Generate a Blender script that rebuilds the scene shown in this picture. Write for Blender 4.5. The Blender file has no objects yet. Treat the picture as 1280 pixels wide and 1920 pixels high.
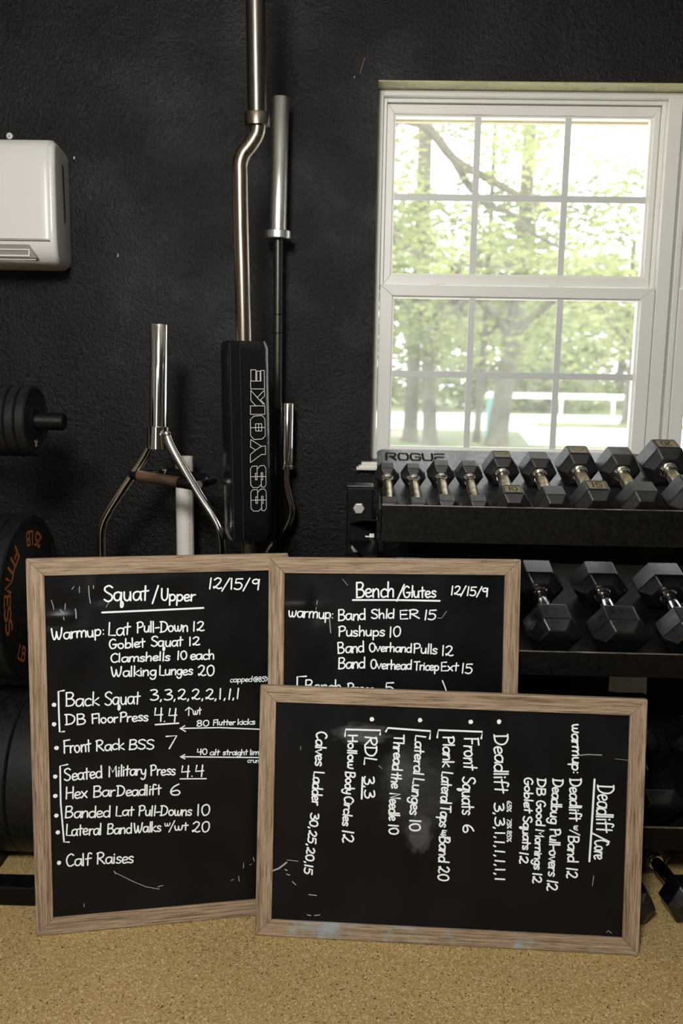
import bpy, bmesh, math, random
from mathutils import Vector, Matrix

# ------------------------------------------------------------------ camera
SC = bpy.context.scene
COL = SC.collection
F_PX, PITCH, ROLL, YAW, CAM_H, CAM_D = 1640.0, 0.15648, 0.01701, -0.019169, 1.34896, 2.82589
_cy, _sy, _cp, _sp = math.cos(YAW), math.sin(YAW), math.cos(PITCH), math.sin(PITCH)
_F = Vector((_sy*_cp, _cy*_cp, -_sp)); _R0 = Vector((_cy, -_sy, 0)); _U0 = _R0.cross(_F)
_R = _R0*math.cos(ROLL) + _U0*math.sin(ROLL); _U = -_R0*math.sin(ROLL) + _U0*math.cos(ROLL)
CAM = Vector((0, -CAM_D, CAM_H))
cd = bpy.data.cameras.new('camera'); co = bpy.data.objects.new('camera', cd); COL.objects.link(co)
co.matrix_world = Matrix(((_R.x, _U.x, -_F.x, CAM.x), (_R.y, _U.y, -_F.y, CAM.y), (_R.z, _U.z, -_F.z, CAM.z), (0, 0, 0, 1)))
cd.sensor_fit = 'VERTICAL'; cd.sensor_height = 36.0; cd.sensor_width = 24.0
cd.lens = F_PX*36.0/1920.0
cd.clip_start = 0.05; cd.clip_end = 400
cd.dof.use_dof = True; cd.dof.focus_distance = 2.16; cd.dof.aperture_fstop = 3.2
SC.camera = co

def at(px, py, Y):
    """point of the photograph on the vertical plane y = Y"""
    d = _F + _R*((px-640)/F_PX) - _U*((py-960)/F_PX)
    return CAM + d*((Y-CAM.y)/d.y)

# ------------------------------------------------------------------ world + lights
w = bpy.data.worlds.new('sky'); SC.world = w; w.use_nodes = True
bg = w.node_tree.nodes['Background']; bg.inputs[0].default_value = (0.93, 0.97, 1.0, 1); bg.inputs[1].default_value = 4.0

def lamp(name, kind, loc, aim, energy, color, **kw):
    ld = bpy.data.lights.new(name, kind); ld.energy = energy; ld.color = color
    for k, v in kw.items(): setattr(ld, k, v)
    o = bpy.data.objects.new(name, ld); COL.objects.link(o); o.location = loc
    o.rotation_euler = (Vector(aim)-Vector(loc)).to_track_quat('-Z', 'Y').to_euler(); return o
lamp('sun', 'SUN', (0, -20, 40), (4, 0, 0), 4.0, (1.0, 0.93, 0.80), angle=math.radians(1.0))
lamp('key_light', 'AREA', (-0.42, -3.30, 2.40), (-0.15, 0, 1.0), 78, (1.0, 0.96, 0.91), shape='DISK', size=0.55)
lamp('rear_fill', 'AREA', (-1.7, -5.2, 1.55), (-0.3, 0, 1.2), 15, (1.0, 0.97, 0.93), shape='RECTANGLE', size=0.8, size_y=2.3)  # added fill strip behind the camera, gives the bars broad streaks
lamp('ceiling_bounce', 'AREA', (0.6, -2.4, 2.82), (0.4, -2.1, 0), 3, (1.0, 0.96, 0.90), shape='RECTANGLE', size=3.0, size_y=2.2)

SC.view_settings.view_transform = 'Standard'; SC.view_settings.look = 'None'
SC.view_settings.exposure = 0.0; SC.view_settings.gamma = 1.0; SC.view_settings.use_curve_mapping = False

# ------------------------------------------------------------------ materials
def newmat(name):
    m = bpy.data.materials.new(name); m.use_nodes = True
    return m, m.node_tree, m.node_tree.nodes['Principled BSDF']
def setc(b, color, rough, metal=0.0, spec=None, coat=0.0):
    b.inputs['Base Color'].default_value = (*color, 1); b.inputs['Roughness'].default_value = rough
    b.inputs['Metallic'].default_value = metal
    if spec is not None: b.inputs['Specular IOR Level'].default_value = spec
    if coat: b.inputs['Coat Weight'].default_value = coat
def coords(nt, scale=(1, 1, 1)):
    tc = nt.nodes.new('ShaderNodeTexCoord'); mp = nt.nodes.new('ShaderNodeMapping')
    mp.inputs['Scale'].default_value = scale; nt.links.new(tc.outputs['Object'], mp.inputs[0]); return mp.outputs[0]
def noise(nt, v, scale, detail=3, rough=0.5, dist=0.0):
    n = nt.nodes.new('ShaderNodeTexNoise'); n.inputs['Scale'].default_value = scale; n.inputs['Detail'].default_value = detail
    n.inputs['Roughness'].default_value = rough; n.inputs['Distortion'].default_value = dist
    nt.links.new(v, n.inputs['Vector']); return n.outputs['Fac']
def ramp(nt, fac, stops):
    r = nt.nodes.new('ShaderNodeValToRGB'); e = r.color_ramp.elements
    while len(e) < len(stops): e.new(0.5)
    for q, (p, c) in zip(e, stops):
        q.position = p; q.color = (*c, 1) if len(c) == 3 else c
    nt.links.new(fac, r.inputs[0]); return r.outputs[0]
def bump(nt, b, h, dist, strength=1.0):
    n = nt.nodes.new('ShaderNodeBump'); n.inputs['Distance'].default_value = dist; n.inputs['Strength'].default_value = strength
    nt.links.new(h, n.inputs['Height']); nt.links.new(n.outputs[0], b.inputs['Normal']); return n
def math_node(nt, op, a, b_):
    n = nt.nodes.new('ShaderNodeMath'); n.operation = op
    for i, x in enumerate((a, b_)):
        if isinstance(x, (int, float)): n.inputs[i].default_value = x
        else: nt.links.new(x, n.inputs[i])
    return n.outputs[0]
def mixc(nt, fac, a, b_, mode='MIX'):
    n = nt.nodes.new('ShaderNodeMix'); n.data_type = 'RGBA'; n.blend_type = mode
    for i, x in ((0, fac), (6, a), (7, b_)):
        if isinstance(x, (int, float)): n.inputs[i].default_value = x
        elif isinstance(x, tuple): n.inputs[i].default_value = (*x, 1)
        else: nt.links.new(x, n.inputs[i])
    return n.outputs[2]
def simple(name, color, rough, metal=0.0, spec=None, grain=None, gd=0.0005, var=0.0, coat=0.0):
    m, nt, b = newmat(name); setc(b, color, rough, metal, spec, coat)
    if grain:
        v = coords(nt); n = noise(nt, v, grain, 3)
        if gd: bump(nt, b, n, gd)
        if var:
            n2 = noise(nt, v, grain*0.12, 4)
            c2 = tuple(min(1, c*(1+var)) for c in color); c1 = tuple(c*(1-var) for c in color)
            nt.links.new(ramp(nt, n2, [(0.3, c1), (0.7, c2)]), b.inputs['Base Color'])
            nt.links.new(ramp(nt, n2, [(0.3, (rough*0.75,)*3), (0.7, (min(1, rough*1.25),)*3)]), b.inputs['Roughness'])
    return m

def mat_wall():
    m, nt, b = newmat('black_wall_paint'); setc(b, (0.0030, 0.0028, 0.0024), 0.4, spec=0.21)
    v = coords(nt); v2 = coords(nt, (1, 1, 0.85))
    a = noise(nt, v2, 170, 4, 0.62); c = noise(nt, v, 70, 2); z = noise(nt, v, 3.5, 3)
    h = math_node(nt, 'ADD', math_node(nt, 'MULTIPLY', a, 1.0), math_node(nt, 'MULTIPLY', c, 0.8))
    amp = ramp(nt, z, [(0.3, (0.55,)*3), (0.62, (1.0,)*3)])
    h = math_node(nt, 'MULTIPLY', h, amp)
    bump(nt, b, h, 0.0036, 1.0)
    nt.links.new(ramp(nt, noise(nt, v, 5, 4), [(0.3, (0.24,)*3), (0.7, (0.36,)*3)]), b.inputs['Roughness'])
    return m
def mat_floor():
    m, nt, b = newmat('flecked_rubber_floor'); setc(b, (0.3, 0.2, 0.1), 0.75, spec=0.3)
    v = coords(nt)
    def vor(scale, feat='F1'):
        n = nt.nodes.new('ShaderNodeTexVoronoi'); n.inputs['Scale'].default_value = scale; n.inputs['Randomness'].default_value = 1
        nt.links.new(vd, n.inputs['Vector']); return n
    dn = nt.nodes.new('ShaderNodeTexNoise'); dn.inputs['Scale'].default_value = 160; nt.links.new(v, dn.inputs['Vector'])
    vm = nt.nodes.new('ShaderNodeVectorMath'); vm.operation = 'MULTIPLY_ADD'; vm.inputs[1].default_value = (0.004,)*3
    nt.links.new(dn.outputs['Color'], vm.inputs[0]); nt.links.new(v, vm.inputs[2]); vd = vm.outputs[0]
    g = vor(400); sep = nt.nodes.new('ShaderNodeSeparateColor'); nt.links.new(g.outputs['Color'], sep.inputs[0])
    base = ramp(nt, sep.outputs[0], [(0.0, (0.22, 0.145, 0.055)), (0.12, (0.36, 0.25, 0.092)), (0.45, (0.455, 0.315, 0.122)), (0.78, (0.485, 0.34, 0.138)), (0.88, (0.60, 0.46, 0.25)), (1.0, (0.78, 0.64, 0.40))])
    g2 = vor(330); sep2 = nt.nodes.new('ShaderNodeSeparateColor'); nt.links.new(g2.outputs['Color'], sep2.inputs[0])
    dark = math_node(nt, 'GREATER_THAN', sep2.outputs[1], 0.978)
    col = mixc(nt, dark, base, (0.07, 0.048, 0.022))
    big = noise(nt, v, 2.2, 4)
    col = mixc(nt, 1.0, col, ramp(nt, big, [(0.3, (0.86, 0.86, 0.86)), (0.7, (1.0, 1.0, 1.0))]), 'MULTIPLY')
    nt.links.new(col, b.inputs['Base Color']); bump(nt, b, sep.outputs[0], 0.0006, 0.6)
    return m
def mat_wood(name, axis, tint=None):
    m, nt, b = newmat(name); setc(b, (0.3, 0.2, 0.15), 0.62, spec=0.35)
    s = {'x': (4.5, 190, 190), 'z': (190, 190, 4.5)}[axis]; s2 = {'x': (16, 800, 800), 'z': (800, 800, 16)}[axis]
    oi = nt.nodes.new('ShaderNodeObjectInfo')
    def cv(sc):
        tc = nt.nodes.new('ShaderNodeTexCoord'); mp = nt.nodes.new('ShaderNodeMapping'); mp.inputs['Scale'].default_value = sc
        nt.links.new(tc.outputs['Object'], mp.inputs[0])
        ad = nt.nodes.new('ShaderNodeVectorMath'); ad.operation = 'ADD'; nt.links.new(mp.outputs[0], ad.inputs[0])
        mu = nt.nodes.new('ShaderNodeMath'); mu.operation = 'MULTIPLY'; mu.inputs[1].default_value = 70; nt.links.new(oi.outputs['Random'], mu.inputs[0])
        nt.links.new(mu.outputs[0], ad.inputs[1]); return ad.outputs[0]
    g = noise(nt, cv(s), 1.0, 5, 0.62, 0.2); f = noise(nt, cv(s2), 1.0, 3, 0.6, 0.2)
    c1 = ramp(nt, g, [(0.28, (0.17, 0.122, 0.080)), (0.42, (0.29, 0.213, 0.142)), (0.55, (0.39, 0.297, 0.205)), (0.7, (0.47, 0.372, 0.27))])
    c2 = ramp(nt, f, [(0.36, (0.30, 0.27, 0.25)), (0.47, (0.88, 0.87, 0.85)), (0.7, (1.08, 1.08, 1.08))])
    c = mixc(nt, 1.0, c1, c2, 'MULTIPLY')
    if tint:
        vv = coords(nt); k = noise(nt, vv, 9, 4, 0.7)
        c = mixc(nt, ramp(nt, k, [(0.50, (0, 0, 0)), (0.66, (0.65,)*3)]), c, tint)
    nt.links.new(c, b.inputs['Base Color']); bump(nt, b, f, 0.0006, 0.7)
    return m
def mat_panel(name, smears):
    m, nt, b = newmat(name); setc(b, (0.012, 0.012, 0.0125), 0.36, spec=0.25)
    v = coords(nt); n = noise(nt, v, 7, 4)
    c = ramp(nt, n, [(0.35, (0.0026, 0.0028, 0.0038)), (0.7, (0.0050, 0.0053, 0.0068))])
    nt.links.new(ramp(nt, n, [(0.3, (0.30,)*3), (0.7, (0.42,)*3)]), b.inputs['Roughness'])
    tc = nt.nodes.new('ShaderNodeTexCoord')
    for (cx, cz, rx, rz, st) in smears:            # wiped chalk smears
        mp = nt.nodes.new('ShaderNodeMapping'); mp.inputs['Location'].default_value = (-cx/rx, 0, -cz/rz); mp.inputs['Scale'].default_value = (1/rx, 0, 1/rz)
        nt.links.new(tc.outputs['Object'], mp.inputs[0])
        wob = nt.nodes.new('ShaderNodeTexNoise'); wob.inputs['Scale'].default_value = 2.2; nt.links.new(mp.outputs[0], wob.inputs['Vector'])
        va = nt.nodes.new('ShaderNodeVectorMath'); va.operation = 'MULTIPLY_ADD'; va.inputs[1].default_value = (0.9, 0, 0.9)
        nt.links.new(wob.outputs['Color'], va.inputs[0]); nt.links.new(mp.outputs[0], va.inputs[2])
        vs = nt.nodes.new('ShaderNodeVectorMath'); vs.operation = 'SUBTRACT'; vs.inputs[1].default_value = (0.45, 0, 0.45); nt.links.new(va.outputs[0], vs.inputs[0])
        ln = nt.nodes.new('ShaderNodeVectorMath'); ln.operation = 'LENGTH'; nt.links.new(vs.outputs[0], ln.inputs[0])
        mask = ramp(nt, ln.outputs['Value'], [(0.55, (1, 1, 1)), (1.0, (0, 0, 0))])
        k = noise(nt, coords(nt, (25, 1, 60)), 1, 4, 0.7)
        mk = math_node(nt, 'MULTIPLY', mask, math_node(nt, 'MULTIPLY', k, st))
        c = mixc(nt, mk, c, (0.35, 0.36, 0.38))
    nt.links.new(c, b.inputs['Base Color'])
    bump(nt, b, noise(nt, v, 5, 2), 0.004, 0.5)
    return m
def mat_rubber():
    m, nt, b = newmat('black_rubber'); setc(b, (0.022, 0.021, 0.020), 0.5, spec=0.6)
    v = coords(nt); bump(nt, b, noise(nt, v, 900, 2), 0.0004, 0.6)
    n = noise(nt, v, 40, 5, 0.65)
    nt.links.new(ramp(nt, n, [(0.35, (0.0035, 0.0034, 0.0032)), (0.62, (0.007, 0.0066, 0.0062)), (0.76, (0.022, 0.020, 0.018))]), b.inputs['Base Color'])
    nt.links.new(ramp(nt, n, [(0.3, (0.36,)*3), (0.7, (0.52,)*3)]), b.inputs['Roughness'])
    return m
def mat_grip():
    m, nt, b = newmat('knurled_worn_steel'); setc(b, (0.52, 0.45, 0.32), 0.34, 1.0)
    v = coords(nt); n = noise(nt, v, 55, 4, 0.6)
    nt.links.new(ramp(nt, n, [(0.34, (0.16, 0.12, 0.08)), (0.5, (0.50, 0.44, 0.32)), (0.7, (0.66, 0.60, 0.47))]), b.inputs['Base Color'])
    bump(nt, b, noise(nt, v, 1200, 1), 0.0004, 0.6); return m
def mat_brushed(name, col, r0, r1):
    m, nt, b = newmat(name); setc(b, col, 0.3, 1.0)
    n = noise(nt, coords(nt, (300, 300, 6)), 1, 3); nt.links.new(ramp(nt, n, [(0.3, (r0,)*3), (0.7, (r1,)*3)]), b.inputs['Roughness'])
    bump(nt, b, n, 0.0001, 0.5); return m
def mat_leaf(name, c1, c2):
    m = bpy.data.materials.new(name); m.use_nodes = True; nt = m.node_tree; nt.nodes.clear()
    out = nt.nodes.new('ShaderNodeOutputMaterial'); d = nt.nodes.new('ShaderNodeBsdfDiffuse'); t = nt.nodes.new('ShaderNodeBsdfTranslucent'); mx = nt.nodes.new('ShaderNodeMixShader')
    mx.inputs[0].default_value = 0.5
    c = ramp(nt, noise(nt, coords(nt), 1.3, 4, 0.7), [(0.35, c1), (0.65, c2)])
    nt.links.new(c, d.inputs[0]); nt.links.new(c, t.inputs[0]); nt.links.new(d.outputs[0], mx.inputs[1]); nt.links.new(t.outputs[0], mx.inputs[2]); nt.links.new(mx.outputs[0], out.inputs[0])
    return m
def mat_glass():
    m = bpy.data.materials.new('dusty_window_glass'); m.use_nodes = True; nt = m.node_tree; nt.nodes.clear()
    out = nt.nodes.new('ShaderNodeOutputMaterial'); tr = nt.nodes.new('ShaderNodeBsdfTransparent'); gl = nt.nodes.new('ShaderNodeBsdfGlossy'); df = nt.nodes.new('ShaderNodeBsdfTranslucent')
    gl.inputs['Roughness'].default_value = 0.03; df.inputs[0].default_value = (0.92, 0.95, 0.86, 1)
    m1 = nt.nodes.new('ShaderNodeMixShader'); m2 = nt.nodes.new('ShaderNodeMixShader'); m2.inputs[0].default_value = 0.05
    v = coords(nt); n = noise(nt, v, 9, 5, 0.75); sp = noise(nt, v, 260, 1)
    f = math_node(nt, 'ADD', ramp(nt, n, [(0.3, (0.04,)*3), (0.75, (0.11,)*3)]), ramp(nt, sp, [(0.74, (0, 0, 0)), (0.80, (0.3,)*3)]))
    nt.links.new(f, m1.inputs[0]); nt.links.new(tr.outputs[0], m1.inputs[1]); nt.links.new(df.outputs[0], m1.inputs[2])
    nt.links.new(m1.outputs[0], m2.inputs[1]); nt.links.new(gl.outputs[0], m2.inputs[2]); nt.links.new(m2.outputs[0], out.inputs[0])
    return m

M = {}
M['wall'] = mat_wall(); M['floor'] = mat_floor()
M['room'] = simple('dark_room_paint', (0.20, 0.19, 0.175), 0.6)
M['ceil'] = simple('ceiling_paint', (0.55, 0.54, 0.50), 0.8)
M['header'] = simple('header_outdoor_sheen', (0.42, 0.40, 0.20), 0.3, grain=60, gd=0.0006, var=0.2)  # black header; its yellow-green outdoor sheen is put into the colour
M['vinyl'] = simple('white_vinyl', (0.74, 0.74, 0.70), 0.4, grain=12, gd=0.0, var=0.04)
M['muntin'] = simple('grey_muntin', (0.58, 0.60, 0.58), 0.45)
M['gap'] = simple('dark_gap', (0.02, 0.02, 0.02), 0.8)
M['glass'] = mat_glass()
M['sill'] = simple('sill_paint', (0.72, 0.70, 0.64), 0.5, grain=90, gd=0.0006, var=0.08)
M['wood_x'] = mat_wood('weathered_wood_rail', 'x'); M['wood_z'] = mat_wood('weathered_wood_stile', 'z')
M['wood_blue'] = mat_wood('weathered_wood_blue_smears', 'x', (0.30, 0.42, 0.50))
M['chalk'] = simple('white_marker', (0.85, 0.93, 0.96), 0.75)
M['chalk2'] = simple('thin_white_scuff', (0.34, 0.36, 0.36), 0.7)
M['rubber'] = mat_rubber()
M['worn'] = simple('shiny_worn_rubber', (0.0030, 0.0036, 0.0046), 0.30, spec=0.65, grain=150, gd=0.00025, var=0.35)
M['plate'] = simple('plate_rubber', (0.006, 0.006, 0.0058), 0.52, spec=0.3, grain=500, gd=0.0003, var=0.2)
M['tan'] = simple('tan_badge', (0.15, 0.112, 0.052), 0.5)
M['ink'] = simple('black_digits', (0.006, 0.006, 0.006), 0.9, spec=0.1)
M['grip'] = mat_grip()
M['chrome'] = simple('chrome', (0.80, 0.79, 0.77), 0.10, 1.0)
M['chromed'] = simple('worn_chrome', (0.62, 0.60, 0.56), 0.14, 1.0, grain=30, gd=0.0, var=0.2)
M['silver'] = mat_brushed('brushed_silver', (0.80, 0.82, 0.81), 0.26, 0.42)
M['yoke'] = mat_brushed('dark_nickel', (0.25, 0.215, 0.165), 0.22, 0.36)
M['yoke_sleeve'] = mat_brushed('dark_sleeve_steel', (0.13, 0.12, 0.105), 0.28, 0.38)
M['shaft'] = simple('black_oxide_shaft', (0.055, 0.055, 0.048), 0.33, 0.8, grain=900, gd=0.0002)
M['shaft2'] = simple('black_oxide_smooth', (0.012, 0.012, 0.012), 0.25, 0.6)
M['rust'] = simple('rusty_knurl', (0.23, 0.15, 0.10), 0.45, 0.8, grain=90, gd=0.0006, var=0.5)
M['pvc'] = simple('white_pvc', (0.72, 0.70, 0.64), 0.45)
M['red'] = simple('faded_red_print', (0.42, 0.12, 0.12), 0.7)
M['vinyl_pad'] = simple('black_pad_vinyl', (0.006, 0.006, 0.0062), 0.24, spec=0.55, grain=13, gd=0.005, var=0.1)
M['thread'] = simple('black_thread', (0.05, 0.05, 0.05), 0.8)
M['print'] = simple('white_print', (0.72, 0.72, 0.72), 0.55)
M['rack'] = simple('black_powder_coat', (0.0035, 0.0030, 0.0026), 0.45, spec=0.16, grain=700, gd=0.0004, var=0.15)
M['tray'] = simple('grey_black_tray', (0.016, 0.018, 0.021), 0.30, spec=0.7, grain=500, gd=0.0003, var=0.15)
M['edge'] = simple('chipped_edge', (0.17, 0.15, 0.12), 0.4, 0.3, grain=200, gd=0.0, var=0.6)
M['zinc'] = simple('zinc_bolt', (0.62, 0.60, 0.55), 0.38, 0.85, grain=400, gd=0.0003)
M['bluezinc'] = simple('bright_zinc', (0.60, 0.65, 0.68), 0.2, 1.0)
M['ac'] = simple('white_abs', (0.66, 0.66, 0.63), 0.32)
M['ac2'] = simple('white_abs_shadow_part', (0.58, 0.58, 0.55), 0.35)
M['louver'] = simple('grey_louver', (0.22, 0.21, 0.19), 0.5)
M['slot'] = simple('dark_slot', (0.05, 0.055, 0.06), 0.6)
M['orange'] = simple('orange_print', (0.40, 0.12, 0.012), 0.55)
M['grass'] = simple('lawn', (0.125, 0.15, 0.06), 0.9, grain=3, gd=0.0, var=0.35)
M['road'] = simple('pale_concrete', (0.75, 0.74, 0.72), 0.9)
M['bark'] = simple('bark', (0.085, 0.072, 0.05), 0.9, grain=14, gd=0.03, var=0.3)
M['leaf'] = mat_leaf('leaf_bright', (0.18, 0.21, 0.085), (0.46, 0.49, 0.21))
M['leaf2'] = mat_leaf('leaf_dark', (0.115, 0.145, 0.065), (0.34, 0.37, 0.16))
M['cream'] = simple('cream_soffit', (0.50, 0.40, 0.22), 0.7)
M['whitefence'] = simple('white_fence', (0.85, 0.86, 0.86), 0.6)
M['teal'] = simple('teal_paint', (0.12, 0.42, 0.42), 0.5)
M['outlet'] = simple('off_white_plastic', (0.82, 0.82, 0.80), 0.4)
M['grass_dead'] = simple('dry_grass', (0.30, 0.24, 0.17), 0.9, grain=4, gd=0.0, var=0.2)

# ------------------------------------------------------------------ helpers
def link(o): COL.objects.link(o); return o
def wloc(o):
    v = Vector((0, 0, 0))
    while o: v += o.location; o = o.parent
    return v
def thing(name, label, cat, loc=(0, 0, 0), group=None, kind=None):
    o = link(bpy.data.objects.new(name, None)); o.location = loc; o.empty_display_size = 0.05
    if kind: o['kind'] = kind
    else:
        o['label'] = label; o['category'] = cat
    if group: o['group'] = group
    return o
def tag(o, label, cat, group=None):
    o['label'] = label; o['category'] = cat
    if group: o['group'] = group
    return o
def obj(name, bm, mat, parent=None, smooth=False, local=False, loc=None, label=None, kind=None, bevel=0, angle=35):
    me = bpy.data.meshes.new(name)
    if not local:
        off = wloc(parent) if parent else (Vector(loc) if loc is not None else Vector((0, 0, 0)))
        bmesh.ops.translate(bm, verts=bm.verts, vec=-off)
    bm.to_mesh(me); bm.free()
    mats = mat if isinstance(mat, (list, tuple)) else [mat]
    for m in mats: me.materials.append(M[m] if isinstance(m, str) else m)
    if smooth:
        me.shade_smooth()
        me.set_sharp_from_angle(angle=math.radians(angle))
    o = link(bpy.data.objects.new(name, me))
    if parent: o.parent = parent
    elif loc is not None: o.location = loc
    if label: o['label'] = label
    if kind: o['kind'] = kind
    if bevel:
        md = o.modifiers.new('bevel', 'BEVEL'); md.width = bevel; md.segments = 2; md.limit_method = 'ANGLE'; md.angle_limit = math.radians(30)
    return o
def box(bm, x0, x1, y0, y1, z0, z1, mi=0):
    vs = [bm.verts.new((x, y, z)) for x in (x0, x1) for y in (y0, y1) for z in (z0, z1)]
    for f in ((0, 1, 3, 2), (4, 6, 7, 5), (0, 4, 5, 1), (2, 3, 7, 6), (0, 2, 6, 4), (1, 5, 7, 3)):
        bm.faces.new([vs[i] for i in f]).material_index = mi
    return bm
def BX(*a): return box(bmesh.new(), *a)
def prism(bm, poly, ax, a0, a1, mi=0):
    """extrude a 2D polygon along axis ax (0,1,2); poly gives the two other axes in order"""
    def P(u, v, t):
        if ax == 0: return (t, u, v)
        if ax == 1: return (u, t, v)
        return (u, v, t)
    A = [bm.verts.new(P(u, v, a0)) for u, v in poly]; B = [bm.verts.new(P(u, v, a1)) for u, v in poly]
    n = len(poly); fs = [bm.faces.new(A[::-1]), bm.faces.new(B)]
    for i in range(n): fs.append(bm.faces.new((A[i], A[(i+1) % n], B[(i+1) % n], B[i])))
    for f in fs: f.material_index = mi
    bmesh.ops.recalc_face_normals(bm, faces=bm.faces); return bm
def frame_of(d):
    d = d.normalized(); a = Vector((0, 0, 1)) if abs(d.z) < 0.9 else Vector((1, 0, 0))
    u = d.cross(a).normalized(); return u, d.cross(u).normalized()
def tube(bm, pts, r, seg=16, cap=True):
    pts = [Vector(p) for p in pts]; n = len(pts); rs = r if isinstance(r, (list, tuple)) else [r]*n
    tang = []
    for i in range(n):
        a = pts[max(i-1, 0)]; b = pts[min(i+1, n-1)]; tang.append((b-a).normalized())
    u, v = frame_of(tang[0]); rings = []
    for i in range(n):
        if i:
            q = tang[i-1].rotation_difference(tang[i]); u = q @ u; v = q @ v
        rings.append([bm.verts.new(pts[i] + (u*math.cos(2*math.pi*k/seg)+v*math.sin(2*math.pi*k/seg))*rs[i]) for k in range(seg)])
    for a, b in zip(rings, rings[1:]):
        for k in range(seg): bm.faces.new((a[k], a[(k+1) % seg], b[(k+1) % seg], b[k]))
    if cap: bm.faces.new(rings[0][::-1]); bm.faces.new(rings[-1])
    bmesh.ops.recalc_face_normals(bm, faces=bm.faces); return bm
def lathe(bm, prof, p0, p1, seg=32):
    """profile (t, r): t along p0->p1 in metres"""
    p0 = Vector(p0); d = (Vector(p1)-p0).normalized(); u, v = frame_of(d); rings = []
    for t, r in prof:
        rings.append([bm.verts.new(p0+d*t+(u*math.cos(2*math.pi*k/seg)+v*math.sin(2*math.pi*k/seg))*max(r, 1e-5)) for k in range(seg)])
    for a, b in zip(rings, rings[1:]):
        for k in range(seg): bm.faces.new((a[k], a[(k+1) % seg], b[(k+1) % seg], b[k]))
    bm.faces.new(rings[0][::-1]); bm.faces.new(rings[-1])
    bmesh.ops.recalc_face_normals(bm, faces=bm.faces); return bm
def catmull(P, sub=6):
    if len(P) < 3: return list(P)
    out = []; Q = [P[0]] + list(P) + [P[-1]]
    for i in range(1, len(Q)-2):
        a, b, c, d = Q[i-1], Q[i], Q[i+1], Q[i+2]
        for s in range(sub):
            t = s/sub
            out.append(tuple(0.5*((2*b[k])+(-a[k]+c[k])*t+(2*a[k]-5*b[k]+4*c[k]-d[k])*t*t+(-a[k]+3*b[k]-3*c[k]+d[k])*t**3) for k in range(len(b))))
    out.append(tuple(P[-1])); return out
def smooth3(P, sub=6): return [Vector(p) for p in catmull([tuple(p) for p in P], sub)]
LIFT = [0.0, 0]
def ribbon(bm, pts, wd, place, mi=0):
    """flat pen stroke through 2D points; place(x,y) -> 3D"""
    P = [Vector(p) for p in pts]; Q = [P[0]]
    for p in P[1:]:
        if (p-Q[-1]).length > 1e-6: Q.append(p)
    P = Q; h = wd/2
    LIFT[1] = (LIFT[1]+1) % 7; base_l = LIFT[1]*.00007; LIFT[0] = base_l
    def disc(c):
        vs = [bm.verts.new(place(c.x+h*math.cos(k*math.pi/4), c.y+h*math.sin(k*math.pi/4))) for k in range(8)]
        bm.faces.new(vs).material_index = mi
    if len(P) == 1: disc(P[0]); return
    prev = None
    for i in range(len(P)):
        a = P[max(i-1, 0)]; b = P[min(i+1, len(P)-1)]; t = (b-a)
        if t.length < 1e-9: t = Vector((1, 0))
        t.normalize(); n = Vector((-t.y, t.x))*h; LIFT[0] = base_l+.00006*i/len(P)
        if i == 0: T0_ = t.copy()
        cur = (bm.verts.new(place(*(P[i]+n))), bm.verts.new(place(*(P[i]-n))))
        if prev: bm.faces.new((prev[0], prev[1], cur[1], cur[0])).material_index = mi
        prev = cur
    for c, d, lf in ((P[0], -T0_, 0.0), (P[-1], t, .00006)):      # rounded pen ends
        LIFT[0] = base_l+lf; a0 = math.atan2(d.y, d.x)
        vs = [bm.verts.new(place(c.x+h*math.cos(a0+q), c.y+h*math.sin(a0+q))) for q in (-1.5708, -.9, -.3, .3, .9, 1.5708)]
        bm.faces.new(vs).material_index = mi
    LIFT[0] = 0.0

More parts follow.
